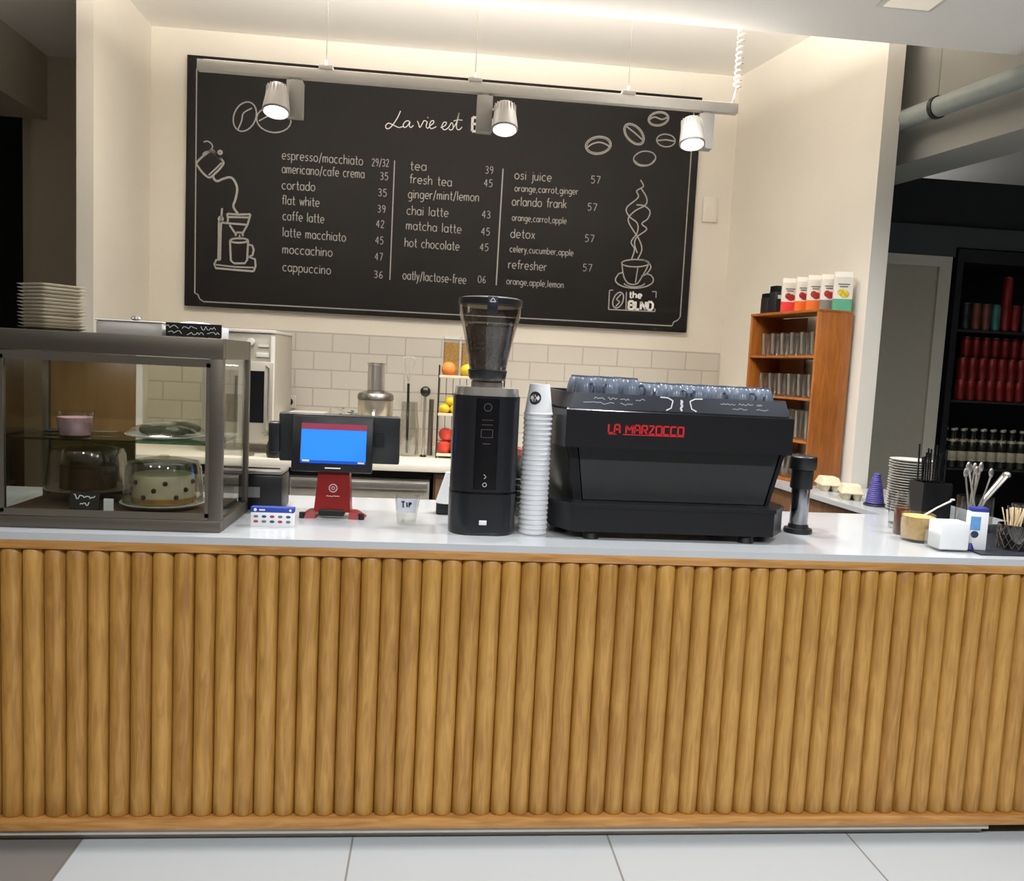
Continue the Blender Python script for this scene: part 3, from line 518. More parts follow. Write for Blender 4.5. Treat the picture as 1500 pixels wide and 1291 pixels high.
for s, x, z, dx, dz, xh in MENU:
    mb = MB(); write(mb, s, x - OX, z - OZ, dx, dz, xh, .0053 if xh > .03 else .0046, YB)
    mb.build('menu_lettering', CHALK, mbd)
mb = MB()
for P in SCRIPT: mb.ribbon(cr([(x - OX, z - OZ) for x, z in P]), .0058, YB)
mb.build('script_heading', CHALKB, mbd)
mb = MB()
write(mb, 'BLND', 0.166 - OX, 2.957 - OZ, .24, .004, .053, .016, YB)
mb.build('bold_heading', CHALKB, mbd)
mb = MB()
write(mb, 'the', 1.240 - OX, 1.977 - OZ, .085, .002, .026, .010, YB)
write(mb, 'BLND', 1.240 - OX, 1.903 - OZ, .168, .004, .032, .015, YB)
mb.build('logo_lettering', CHALKB, mbd)
wp = MB().box(1.70, 1.80, 2.886, 2.9, 2.50, 2.66, .004).build('blank_wall_plate', PAINT); tag(wp, 'blank cream wall plate beside the menu board near the corner', 'wall plate')
for k, x in enumerate((-1.02, -.925)):
    t = thing('wall_socket', 'round black wall socket on the grey tiles, %s' % ('closer to the oven' if k == 0 else 'closer to the juicer'), 'socket', (x, 2.892, 1.197))
    MB().box(-.04, .04, -.010, .0, -.04, .04, .003).build('face_plate', WHITEP, t)
    M = Matrix.Rotation(R(90), 4, 'X')
    MB().cyl(0, 0, 0.010, .024, .024, n=18, M=M).build('plug', BLACK, t)

# ------------------------------------------------------------------ cake display case
cs = thing('cake_display_case', 'steel-framed glass cake display case on the counter end beside the receipt printer', 'display case', (-.955, .06, .95))
X0, X1, YD, H = -.33, .33, .36, .58
MB().box(X0, X1, 0, .03, .52, H, .003).box(X0, X1, YD - .03, YD, .52, H, .003).box(X0, X0 + .03, .03, YD - .03, .52, H).box(X1 - .03, X1, .03, YD - .03, .52, H).box(X0 + .028, X1 - .028, .028, YD - .028, .563, .575).build('top_frame', CASEST, cs)
MB().box(X0, X1, 0, .03, .0, .036, .003).box(X0, X1, YD - .03, YD, 0, .036, .003).box(X0, X0 + .03, .03, YD - .03, 0, .036).box(X1 - .03, X1, .03, YD - .03, 0, .036).build('base_frame', CASEST, cs)
for x, y in ((X0, 0), (X1 - .038, 0), (X0, YD - .03), (X1 - .02, YD - .02)):
    MB().box(x, x + (.038 if y == 0 else .02), y, y + (.03 if y == 0 else .02), .036, .52, .002).build('corner_post', CASEST, cs)
MB().box(X0 + .03, X1 - .03, .03, YD - .03, .037, .05).build('case_floor', mat('case_floor', (86, 66, 50), .3, var=.15, scale=10), cs)
fr = MB()
for a in ((X0 + .036, X1 - .036, .5, .512), (X0 + .036, X1 - .036, .044, .052), (X0 + .036, X0 + .046, .052, .5), (X1 - .046, X1 - .036, .052, .5)): fr.box(a[0], a[1], -.004, .0, a[2] - .006, a[3] + .006)
fr.build('front_bead', mat('case_bead', (150, 144, 132), .3, .8, var=.03), cs)
for nm, a in (('front_pane', (X0 + .036, X1 - .036, .010, .014, .036, .52)), ('side_pane', (X1 - .012, X1 - .008, .03, YD - .02, .036, .52)), ('side_pane', (X0 + .008, X0 + .012, .03, YD - .02, .036, .52))):
    MB().box(*a).build(nm, PANE, cs)
MB().box(X0 + .02, -.04, YD - .014, YD - .006, .036, .52).build('rear_panel', mat('bronze_panel', (124, 98, 62), .3, var=.1, scale=6, stretch=(6, 1, .4)), cs)
sd = MB()
for a in ((-.035, .31, .50, .52), (-.035, .31, .25, .27), (-.035, -.015, .27, .50), (.295, .31, .27, .50)): sd.box(a[0], a[1], YD - .022, YD - .010, a[2], a[3])
sdo = sd.build('sliding_door_frame', WHITEP, cs)
MB().box(-.015, .295, YD - .018, YD - .014, .27, .50).build('door_pane', PANE, sdo)
MB().box(X0 + .035, X1 - .035, .06, YD - .03, .255, .262).build('glass_shelf', glass('green_glass', (176, 208, 190), .12, .8), cs)
MB().box(X0 + .06, X1 - .06, .036, .046, .50, .508).build('added_case_fill', mat('case_fill_glow', (255, 238, 210), .4, emit=2.0, var=0), cs)  # added strip and lamp to brighten the inside of the case
lo = lamp('case_fill_lamp', 'AREA', (0, .06, .495), 1.1, WARM, cs, shape='RECTANGLE', size=.5, size_y=.01)
lo.rotation_euler = (R(25), 0, 0)
# things in the case
def cake(loc, kind, label, lab2):
    st = thing('cake_stand', label, 'cake dome', loc)
    dz = 0 if kind else .026
    MB().lathe(([(0, 0), (.07, 0)] if kind else [(0, 0), (.06, 0), (.062, .004), (.03, .012), (.03, .020), (.07, .026)]) + [(.120, dz + .010), (.127, dz + .016), (.118, dz + .015), (0, dz + .011)], n=36).build('plate', WHITE if kind else mat('dark_slate', (150, 144, 132), .4), st)
    MB().lathe([(.116, .0165), (.1195, .0165), (.111, .122), (.103, .142), (.06, .151), (0, .153), (0, .1505), (.06, .1485), (.101, .1395), (.1085, .121), (.116, .0165)], n=40, cz=dz).build('dome', glass('dome_plastic', (244, 244, 240), .07, .6), st)
    MB().lathe([(0, .153), (.012, .153), (.018, .157), (.012, .162), (0, .163)], n=16, cz=dz).build('dome_knob', GLASS, st)
    loc = (loc[0], loc[1], loc[2] + dz)
    if kind:
        ck = thing('cream_cake', lab2, 'cake', (loc[0], loc[1], loc[2] + .0155))
        mb = MB(); mb.lathe([(0, 0), (.088, 0), (.092, .006), (.092, .078), (.086, .088), (0, .089)], n=36); mb.build('cream_coating', mat('cake_cream', (238, 228, 204), .7, var=.05, scale=40, bump=.3), ck)
        MB().lathe([(.0925, .004), (.0945, .004), (.0945, .018), (.0925, .018)], n=36).build('biscuit_band', mat('biscuit', (176, 132, 62), .8, var=.25, scale=60), ck)
        bl = mat('blueberry', (34, 34, 46), .4)
        for k in range(9):
            a = R(-90 + (k - 4) * 20); r = .093; z = .046 + .022 * ((k * 7) % 3 - 1)
            MB().ball((r * math.cos(a), r * math.sin(a), z), .0075, 10, 8).build('berry', bl, ck)
    else:
        ck = thing('chocolate_cake', lab2, 'cake', (loc[0], loc[1], loc[2] + .0155))
        a0 = R(-160); pl = [(0, 0)] + [(.082 * math.cos(a0 + R(230) * k / 20), .082 * math.sin(a0 + R(230) * k / 20)) for k in range(21)]
        MB().prism(pl, 0, .066).build('sponge', mat('chocolate', (62, 44, 34), .6, var=.25, scale=50, bump=.4), ck)
        MB().prism([(x * .99, y * .99) for x, y in pl], .0665, .072).build('icing', mat('choc_icing', (52, 36, 28), .35), ck)
cake((-1.092, .275, 1.0005), 0, 'clear cake dome over a dark cut cake inside the display case', 'dark cut chocolate cake under the clear dome in the display case')
cake((-.836, .205, 1.0005), 1, 'clear cake dome over a cream cake with blueberries inside the display case', 'pale cream cake dotted with blueberries inside the display case')
sg = thing('cake_sign', 'small black name card with chalk scrawl standing in the cake case', 'sign', (-1.035, .105, 1.0005))
MB().box(-.042, .042, -.002, .002, 0, .055, M=Matrix.Rotation(R(-12), 4, 'X')).box(-.04, .04, 0, .022, 0, .003).build('card', BLACK, sg)
mb = MB(); M = Matrix.Rotation(R(-12), 4, 'X')
mb.ribbon(squiggle(-.032, .03, .038, .014, 14, 2), .003, -.0026, M=M); mb.ribbon(squiggle(-.012, .014, .018, .012, 7, 3), .003, -.0026, M=M)
mb.build('chalk_scrawl', CHALKB, sg)
pt = MB().box(-.014, .014, -.0015, .0015, 0, .036).box(-.014, .014, 0, .012, 0, .002).build('price_ticket', PAPER, loc=(-.962, .10, 1.0005)); tag(pt, 'tiny white price ticket beside the black name card in the case', 'price ticket')
tb = thing('pink_dessert_tub', 'small clear tub of pink dessert on the glass shelf of the case', 'dessert tub', (-1.10, .20, 1.2125))
MB().lathe([(0, .001), (.045, .001), (.054, .075), (.0525, .075), (.044, .003), (0, .003)], n=28).build('tub', GLASS, tb)
MB().lathe([(0, .004), (.043, .004), (.050, .058), (0, .060)], n=28).build('dessert', mat('pink_dessert', (176, 138, 150), .6, var=.3, scale=30), tb)
cp = thing('covered_platter', 'plate of food under cling film on the glass shelf of the case', 'platter', (-.83, .22, 1.2125))
MB().lathe([(0, 0), (.06, 0), (.122, .012), (.124, .016), (.06, .004), (0, .004)], n=32).build('plate', WHITE, cp)
mb = MB()
for k in range(12):
    a = k * 2.4; r = .02 + .006 * k
    mb.ball((r * math.cos(a), r * math.sin(a) , .024 + .004 * (k % 3)), (.03, .024, .017), 12, 8)
mb.build('food', mat('dark_greens', (70, 76, 58), .7, var=.35, scale=60), cp, kind='stuff')
mb = MB(); mb.lathe([(.123, .017), (.10, .036), (.05, .052), (0, .056)], n=26)
mb.build('cling_film', glass('cling_film', (240, 242, 240), .14, .8, .12), cp)
kn = thing('cake_knife', 'dark-handled cake knife lying on the glass shelf behind the pink tub', 'knife', (-1.16, .26, 1.2125), .35)
MB().box(-.055, .03, -.008, .008, .002, .014, .004).build('handle', BLACK, kn)
MB().prism([(.03, -.009), (.14, -.009), (.155, 0), (.14, .011), (.03, .009)], .006, .008).build('blade', CHROME, kn)

# on top of the case
PLATEM = mat('cream_plate', (214, 206, 188), .28, var=.02)
def sqplate(label, loc, rz):
    t = MB(); a, b = .052, .071
    def sq(s, r=.012): return [(sx * (s - r) + r * math.cos(R(q)), sy * (s - r) + r * math.sin(R(q))) for sx, sy, q0 in ((1, 1, 0), (-1, 1, 90), (-1, -1, 180), (1, -1, 270)) for q in (q0, q0 + 45, q0 + 90)]
    t.prism(sq(a), 0, .0095, poly2=sq(b)); t.prism(sq(b), .0095, .0102)
    o = t.build('square_plate', PLATEM, loc=loc); o.rotation_euler.z = rz
    return tag(o, label, 'plate', 'square plates on the cake case')
p0 = None
for k in range(13):
    nmx = 13 - k
    lb = 'cream square plate, %s in the stack on the cake case' % ('topmost' if nmx == 1 else 'lowest' if k == 0 else ORD[nmx - 1] + ' from the top')
    if p0 is None:
        p0 = sqplate(lb, (-1.168, .205, 1.5305), R(-35))
    else:
        dup(p0, lb, (-1.168 + rg.uniform(-.002, .002), .205 + rg.uniform(-.002, .002), 1.5305 + k * .0106), R(-35 + rg.uniform(-2, 2)))
tb = thing('serving_box', 'white rectangular lidded box with a grey knob on the cake case', 'box', (-.928, .22, 1.5305))
MB().box(-.097, .097, -.06, .06, 0, .038, .005).build('body', WHITEP, tb)
MB().box(-.099, .099, -.062, .062, .0385, .043, .002).build('lid', WHITEP, tb)
MB().lathe([(0, .043), (.008, .043), (.016, .050), (.012, .057), (0, .058)], n=16).build('knob', STEEL, tb)
wb = thing('paper_box', 'white box with a black chalk-lettered front strip on the cake case', 'box', (-.737, .20, 1.5305))
MB().box(-.078, .078, -.04, .06, 0, .036, .004).build('body', PAPER, wb)
MB().ball((-.01, .01, .034), (.066, .045, .016), 20, 10).build('paper_top', PAPER, wb)
b_ = MB().box(-.082, .082, -.046, -.041, .004, .043).box(-.08, -.07, -.046, -.041, 0, .004).box(-.04, -.032, -.046, -.041, 0, .004).box(.035, .043, -.046, -.041, 0, .004).box(.072, .08, -.046, -.041, 0, .004).build('black_strip', BLACK, wb)
mb = MB()
for k in range(3): mb.ribbon(squiggle(-.02 - .055 * (k == 0) + .055 * (k == 2) - .014, -.02 - .055 * (k == 0) + .055 * (k == 2) + .03, .030, .012, 9, 20 + k), .0022, -.0465)
mb.ribbon(squiggle(-.02, .03, .014, .012, 11, 31), .0022, -.0465); mb.ribbon(squiggle(-.075, -.035, .014, .012, 7, 33), .0022, -.0465); mb.ribbon(squiggle(.04, .076, .014, .012, 7, 34), .0022, -.0465)
mb.build('chalk_scrawl', CHALKB, b_)

# ------------------------------------------------------------------ till corner
pr = thing('receipt_printer', 'black receipt printer with a grey label on the counter beside the cake case', 'printer', (-.590, .505, .9505))
MB().box(-.075, .075, -.065, .075, 0, .125, .008).build('body', BLACK, pr)
MB().box(-.073, .073, -.062, .072, .1255, .14, .005).build('paper_cover', mat('silver_plastic', (150, 146, 140), .35, .4), pr)
MB().box(-.058, .058, -.02, -.008, .1402, .144).build('paper_slit', BLACKG, pr)
MB().box(-.058, .0, -.0665, -.065, .045, .082).build('label', mat('grey_label', (120, 120, 120), .5), pr)
rp = MB(); rp.prism([(-.05, 0), (.05, 0), (.05, .02), (-.05, .02)], .0, .001)
cd = thing('promo_card_box', 'little white card box with a blue band and icons before the till', 'card box', (-.495, .185, .95))
MB().box(-.066, .066, -.014, .014, 0, .046, .001).build('body', PAPER, cd)
MB().box(-.0665, .0665, -.0145, .0145, .0462, .062, .001).build('blue_band', mat('royal_blue', (36, 66, 160), .5), cd)
mb = MB(); cols = [mat('icon_grey', (110, 110, 120), .6), mat('icon_red', (170, 60, 60), .6), mat('icon_blue', (50, 70, 130), .6)]
for r_ in range(2):
    for k in range(5): mb.ball((-.05 + k * .025, -.0146, .033 - r_ * .016), (.008, .0006, .0045), 10, 6, mi=(k * 2 + r_) % 3)
mb.build('icons', cols, cd)
mb = MB(); mb.ball((-.052, -.0150, .054), (.005, .0006, .005), 10, 6); mb.ribbon([(-.04, .054), (-.022, .054)], .005, -.0152); mb.ball((.056, -.0150, .054), (.004, .0006, .004), 8, 6)
mb.build('logo', CHALKB, cd)

RED = mat('till_red', (134, 22, 22), .35, var=.06)
ps = thing('till_terminal', 'black touchscreen till with a blue screen on a red stand', 'till', (-.33, .38, .95))
TI = Matrix.Translation((0, -.02, .25)) @ Matrix.Rotation(R(-8), 4, 'X')
hs = MB().box(-.14, .128, -.012, .018, -.095, .093, .006, M=TI).build('screen_housing', BLACK, ps)
MB().box(-.110, .106, -.0135, -.012, -.066, .068, M=TI).build('screen', mat('screen_blue', (40, 128, 250), .3, emit=.5, var=.0), hs)
MB().box(-.110, .106, -.0142, -.0136, .048, .068, M=TI).build('title_bar', mat('screen_maroon', (132, 50, 70), .3, emit=.5, var=0), hs)
mb = MB().box(-.110, .106, -.0142, -.0136, -.066, -.056, M=TI)
mb.build('task_bar', mat('screen_navy', (20, 70, 170), .3, emit=.6, var=0), hs)
for x0, x1, z in ((-.104, -.08, -.058), (.08, .102, -.061)):
    mb = MB(); mb.ribbon([(x0, z), (x1, z)], .006, -.0146, M=TI); mb.build('screen_text', CHALKB, hs)
mb = MB(); mb.ribbon([(-.028, -.081), (.024, -.081)], .004, -.0125, M=TI); mb.build('maker_mark', CHALKB, hs)
TB = Matrix.Translation((0, .045, .265)) @ Matrix.Rotation(R(6), 4, 'X')
MB().box(-.195, .215, -.012, .014, -.085, .083, .006, M=TB).build('rear_display', CHAR, ps)
MB().box(-.23, -.19, -.02, .02, -.055, .05, .008, M=TB).build('card_reader', BLACK, ps)
MB().box(.12, .16, -.03, -.012, -.02, .02, M=TB).build('rear_bracket', BLACK, ps)
MB().prism([(-.062, -.035), (.06, -.035), (.06, .035), (-.062, .035)], .02, .155, poly2=[(-.052, -.02), (.052, -.02), (.052, .035), (-.052, .035)]).build('stand', RED, ps)
MB().box(-.045, .04, -.045, .03, .008, .03, .004).build('stand_base', BLACK, ps)
for s in (-1, 1):
    MB().prism([(s * .055, -.05), (s * .105, -.055), (s * .112, .03), (s * .055, .035)][::s], 0, .022, poly2=[(s * .055, -.04), (s * .075, -.04), (s * .08, .02), (s * .055, .03)][::s]).build('foot', RED, ps)
    MB().cyl(s * .098, -.046, .0, .020, .010, n=14).build('rubber_pad', BLACK, ps)
mb = MB(); TS = Matrix.Translation((0, -.0315, .09)) @ Matrix.Rotation(R(-6.3), 4, 'X')
mb.ribbon(O(0, .012, .013, .013, n=20), .004, 0, M=TS); mb.ribbon(O(0, .012, .005, .005, n=12), .003, 0, M=TS); mb.ribbon(squiggle(-.022, .022, -.015, .003, 10, 8), .003, 0, M=TS)
mb.build('emblem', mat('emblem_pink', (214, 170, 168), .6), ps)
MB().box(.022, .028, -.0365, -.030, .03, .145, M=Matrix.Rotation(R(-5), 4, 'X') @ Matrix.Translation((0, .003, 0))).build('stand_trim', mat('trim_rose', (190, 110, 100), .35), ps)
tg = thing('tip_glass', 'empty clear tumbler with a white marked sticker between till and grinder', 'glass', (-.078, .285, .95))
MB().lathe([(0, 0), (.030, 0), (.032, .004), (.043, .095), (.0415, .095), (.030, .010), (0, .010)], n=28).build('tumbler', GLASS, tg)
mb = MB(); v0 = len(mb.bm.verts)
rows = []
for z in (.045, .092):
    r = .032 + .011 * (z - .004) / .091 + .0006
    rows.append([mb.bm.verts.new((r * math.cos(R(a)), r * math.sin(R(a)), z)) for a in range(-140, -39, 10)])
for k in range(10): mb.bm.faces.new([rows[0][k], rows[0][k + 1], rows[1][k + 1], rows[1][k]])
stk = mb.build('sticker', mat('sticker_white', (214, 218, 230), .5), tg)
mb = MB(); mb.ribbon([(-.018, .082), (-.006, .082)], .004, -.0435); mb.ribbon([(-.012, .082), (-.011, .062)], .004, -.0425); mb.ribbon([(0, .08), (.002, .064)], .004, -.0425); mb.ribbon([(.008, .08), (.008, .064)], .004, -.0425); mb.ribbon([(.008, .08), (.016, .077), (.009, .071)], .004, -.0428)
mb.build('marker_writing', BLACK, stk)

# ------------------------------------------------------------------ grinder
gr = thing('coffee_grinder', 'tall black coffee grinder topped by a hopper of dark beans', 'coffee grinder', (.167, .235, .95))
NAVY = mat('grinder_black', (24, 26, 31), .33, .1, var=.08, coat=.2)
def rsq(a, b, r, n=6):
    out = []
    for sx, sy, q0 in ((1, 1, 0), (-1, 1, 90), (-1, -1, 180), (1, -1, 270)):
        for k in range(n + 1):
            q = R(q0 + 90 * k / n); out.append((sx * (a - r) + r * math.cos(q), sy * (b - r) + r * math.sin(q)))
    return out
g1 = MB().prism(rsq(.106, .106, .07), .0, .010, poly2=rsq(.108, .108, .07)).prism(rsq(.108, .108, .07), .010, .133).build('base', NAVY, gr)
MB().prism(rsq(.102, .102, .068), .133, .140).build('seam', BLACKG, gr)
MB().prism(rsq(.107, .107, .07), .140, .445).build('body', NAVY, gr)
MB().prism(rsq(.036, .004, .003, 2), .150, .437, M=Matrix.Translation((0, -.1085, 0))).build('front_panel', BLACKG, gr)
MB().prism(rsq(.103, .103, .068), .445, .470, poly2=rsq(.101, .101, .068)).build('steel_collar', CHROME, gr)
MB().lathe([(0, .470), (.052, .470), (.052, .486), (.046, .490), (0, .490)], n=28).build('neck', STEEL, gr)
MB().lathe([(.050, .490), (.055, .492), (.058, .51), (.070, .58), (.085, .65), (.098, .70), (.101, .735), (.099, .735), (.096, .70), (.083, .65), (.068, .58), (.056, .51), (.050, .494)], n=36).build('hopper', glass('hopper_plastic', (250, 248, 244), .05, .55), gr)
BEANM = mat('coffee_beans', (66, 48, 38), .32, var=.4, scale=90)
mb = MB().lathe([(0, .492), (.048, .492), (.050, .51), (.062, .58), (.076, .645), (.080, .662), (.05, .668), (0, .67)], n=32)
for k in range(620):
    if k < 470:
        z = .502 + .160 * (rg.random() ** .8); r = .051 + (z - .51) * .172; a = rg.uniform(0, 2 * math.pi)
    else:
        z = .668; r = .076 * math.sqrt(rg.random()); a = rg.uniform(0, 2 * math.pi)
    mb.ball((0, 0, 0), (.0058, .0042, .0034), 6, 4, M=Matrix.Translation((r * math.cos(a), r * math.sin(a), z)) @ Matrix.Rotation(a, 4, 'Z') @ Matrix.Rotation(rg.uniform(0, 6.28), 4, 'X') @ Matrix.Rotation(rg.uniform(.9, 1.6), 4, 'Y'))
mb.build('coffee_beans', BEANM, gr, kind='stuff')
MB().lathe([(.056, .495), (.060, .50), (.064, .525), (.060, .527)], n=32).build('hopper_band', BLACK, gr)
hl = MB().lathe([(0, .728), (.097, .728), (.103, .733), (.103, .752), (.09, .757), (0, .758)], n=36).build('hopper_lid', BLACK, gr)
MB().box(-.016, .016, -.109, -.098, .705, .755, .003).build('lid_latch', mat('latch_navy', (30, 36, 54), .4), hl)
mb = MB(); mb.ribbon([(-.009, .738), (0, .750), (.009, .738), (-.009, .738)], .003, -.1095); mb.build('latch_mark', CHALKB, hl)
mb = MB(); y = -.1130
mb.ribbon(O(0, .41, .012, .012, n=16), .0018, y)
for z in (.37, .355): mb.ribbon([(-.018, z), (.018, z)], .0014, y)
mb.ribbon([(-.018, .34), (.018, .34), (.018, .315), (-.018, .315), (-.018, .34)], .0014, y)
mb.ribbon([(-.012, .295), (.012, .295)], .002, y)
mb.build('panel_marks', mat('dim_marks', (84, 86, 92), .5), gr)
mb = MB(); mb.ribbon(O(0, .165, .006, .006, n=12), .002, y); mb.ribbon([(-.004, .198), (.004, .190), (-.003, .184)], .002, y); mb.build('button_icons', mat('icon_white', (190, 190, 190), .5), gr)
MB().box(-.012, .012, -.1095, -.108, .035, .050, .001).build('white_badge', PAPER, gr)
for a, b in ((.07, .07), (-.07, .07), (.07, -.07), (-.07, -.07)):
    pass
cn = thing('paper_cone', 'white paper cone on a small black block tucked beside the grinder', 'paper cone', (.05, .50, .9505))
MB().box(-.03, .045, -.03, .03, 0, .04, .004).build('block', BLACK, cn)
MB().lathe([(0, .0405), (.045, .0405), (.012, .15), (0, .152)], n=20, cx=.012).build('cone', PAPER, cn)

# ------------------------------------------------------------------ paper cups
CUPM = mat('paper_cup_white', (224, 226, 230), .5, var=.01)
def paper_cup(label, loc, group):
    t = thing('paper_cup', label, 'paper cup', loc, group=group)
    MB().lathe([(.0455, 0), (.047, .001), (.0478, .004), (.047, .007), (.0452, .008), (.0330, .098), (.0325, .100), (.0315, .100), (.0310, .096), (0, .096)], n=28).build('cup', CUPM, t)
    return t
pc = None
NC = 25
for k in range(NC):
    lb = 'upturned white paper cup, %s in the cup stack by the espresso machine' % ('lowest' if k == 0 else ORD[NC - k - 1] + ' from the top')
    if k == NC - 1: lb = 'upturned white paper cup with a black round logo topping the tall stack'
    loc = (.337 + .0005 * math.sin(k * 1.3), .205, .9502 + k * .0162)
    o = paper_cup(lb, loc, 'stacked paper cups') if pc is None else dup(pc, lb, loc)
    pc = pc or o
    if k == NC - 1:
        a0 = R(-118)
        def onc(u, v, e=.0008):
            z = .055 + v; r = .0452 - (z - .008) * (.0122 / .09) + e; a = a0 + u / r
            return (r * math.cos(a), r * math.sin(a), z)
        mb = MB(); c0 = mb.bm.verts.new(onc(0, 0)); ring = [mb.bm.verts.new(onc(.021 * math.cos(q * math.pi / 14), .021 * math.sin(q * math.pi / 14))) for q in range(28)]
        for q in range(28): mb.bm.faces.new([c0, ring[q], ring[(q + 1) % 28]])
        lg = mb.build('round_logo', BLACK, o)
        mb = MB()
        for pts in ([(.010 * math.cos(q * math.pi / 8) * .75 - .003, .012 * math.sin(q * math.pi / 8)) for q in range(17)], [(.003, .010), (-.006, .002), (.0, -.003), (-.008, -.010)]):
            vs = []
            for (u, v) in pts: vs.append((mb.bm.verts.new(onc(u - .001, v, .0014)), mb.bm.verts.new(onc(u + .001, v, .0014))))
            for (a, b), (c, d) in zip(vs, vs[1:]): mb.bm.faces.new([a, b, d, c])
        mb.build('logo_bean', CHALKB, lg)
cl = None
for k in range(9):
    lb = 'clear plastic cup, %s in the low stack behind the paper cups' % ('lowest' if k == 0 else ORD[8 - k] + ' from the top' if k < 8 else 'topmost')
    loc = (.305, .335, .9502 + k * .02)
    if cl is None:
        cl = thing('plastic_cup', lb, 'plastic cup', loc, group='stacked clear plastic cups')
        MB().lathe([(.0440, 0), (.0462, .002), (.0440, .004), (.0300, .100), (.0290, .102), (0, .102)], n=24).build('cup', glass('cloudy_plastic', (222, 224, 224), .22, .8, .25), cl)
    else: dup(cl, lb, loc)

# ------------------------------------------------------------------ espresso machine
em = thing('espresso_machine', 'large black espresso machine with red lettering on the bar counter', 'espresso machine', (.79, .12, .95))
MK = mat('machine_black', (25, 26, 30), .34, .15, var=.05, scale=30)
MK2 = mat('machine_panel', (50, 53, 54), .42, .15, var=.05, scale=12)
MSIDE = mat('machine_side', (66, 68, 64), .38, .35, var=.05, scale=12)
def oct_(xf, xs, yf, ych, yb): return [(-xf, yf), (xf, yf), (xs, ych), (xs, yb), (-xs, yb), (-xs, ych)]
MB().prism(oct_(.330, .396, -.005, .085, .50), .026, .112).build('base', MK, em)
MB().prism(oct_(.334, .399, -.009, .083, .50), .104, .116).build('base_ledge', MK, em)
for x, y in ((-.27, .03), (.25, .03), (-.3, .44), (.3, .44)):
    MB().cyl(x, y, 0, .0265, .028, .022, n=18).build('foot', BLACK, em)
MB().prism(oct_(.300, .35, .10, .15, .48), .116, .30, poly2=oct_(.362, .39, .10, .15, .48)).build('middle_body', MSIDE, em)
mb = MB()
def quad_panel(x0b, x1b, x0t, x1t, zb, zt, y0, y1):
    return [((x0b, y0, zb), (x1b, y0, zb), (x1t, y0, zt), (x0t, y0, zt)), ((x0b, y1, zb), (x1b, y1, zb), (x1t, y1, zt), (x0t, y1, zt))]
def slab(mb, q):
    a = [mb.bm.verts.new(p) for p in q[0]]; b = [mb.bm.verts.new(p) for p in q[1]]
    for k in range(4): mb.bm.faces.new([a[k], a[(k + 1) % 4], b[(k + 1) % 4], b[k]])
    mb.bm.faces.new(a); mb.bm.faces.new(list(reversed(b)))
slab(mb, quad_panel(-.292, .325, -.316, .368, .118, .298, .078, .096)); mb.build('back_panel', MK2, em)
mb = MB(); slab(mb, quad_panel(-.325, -.296, -.350, -.322, .116, .298, .072, .10)); mb.build('side_frame', MK, em)
mb = MB(); slab(mb, quad_panel(.328, .340, .371, .385, .116, .298, .072, .10)); mb.build('side_frame', MK, em)
MB().prism(oct_(.374, .398, .0, .085, .50), .297, .415).build('upper_body', MK, em)
MB().prism(oct_(.374, .398, .004, .085, .50), .415, .421, poly2=oct_(.370, .395, .012, .09, .50)).build('shadow_gap', BLACKG, em)
mb = MB(); P_ = oct_(.364, .390, .014, .09, .495); P2_ = oct_(.350, .382, .024, .10, .485); Pi = oct_(.340, .372, .034, .11, .475)
n0 = [[mb.bm.verts.new((x, y, z)) for x, y in P] for P, z in ((P_, .421), (P2_, .470), (Pi, .470), (Pi, .447))]
for a, b in zip(n0, n0[1:]):
    for k in range(6): mb.bm.faces.new([a[k], a[(k + 1) % 6], b[(k + 1) % 6], b[k]])
mb.bm.faces.new(n0[-1]); mb.bm.faces.new(n0[0])
tray = mb.build('cup_tray', mat('tray_navy', (34, 38, 48), .3, .3, var=.05), em)
TR = Matrix.Translation((0, .0135, .421)) @ Matrix.Rotation(R(-11.5), 4, 'X')
mb = MB()
for x0, x1, z, s in ((-.285, -.25, .034, 1), (-.24, -.21, .034, 2), (-.20, -.17, .034, 3), (-.15, -.12, .034, 4), (-.32, -.22, .018, 5), (-.2, -.16, .018, 6), (.13, .18, .034, 7), (.19, .24, .034, 8), (.25, .27, .034, 9), (.17, .22, .018, 10), (.25, .29, .018, 11)):
    mb.ribbon(squiggle(x0, x1, z, .007, 9, s), .0022, -.001, M=TR)
mb.build('engraving', mat('engraved_silver', (150, 156, 168), .4, .3), tray)
mb = MB()
for s in (-1, 1): mb.ribbon([(s * .07, .046), (s * .045, .045), (s * .028, .036), (s * .034, .012), (s * .05, .004)], .004, -.0016, M=TR)
mb.ribbon([(-.003, .038), (.004, .035), (-.002, .027), (.004, .021), (-.003, .012), (.002, .004)], .0065, -.0016, M=TR)
mb.build('emblem', mat('emblem_white', (214, 216, 220), .4, .1), tray)
mb = MB(); write(mb, 'LA MARZOCCO', -.237, .347, .247, .0, .0165, .0055, -.0012)
mb.ribbon([(-.237, .343), (-.21, .343)], .003, -.0012); mb.ribbon([(-.19, .343), (.010, .343)], .003, -.0012)
mb.build('lettering', mat('lettering_red', (206, 34, 40), .4, var=.03), em)

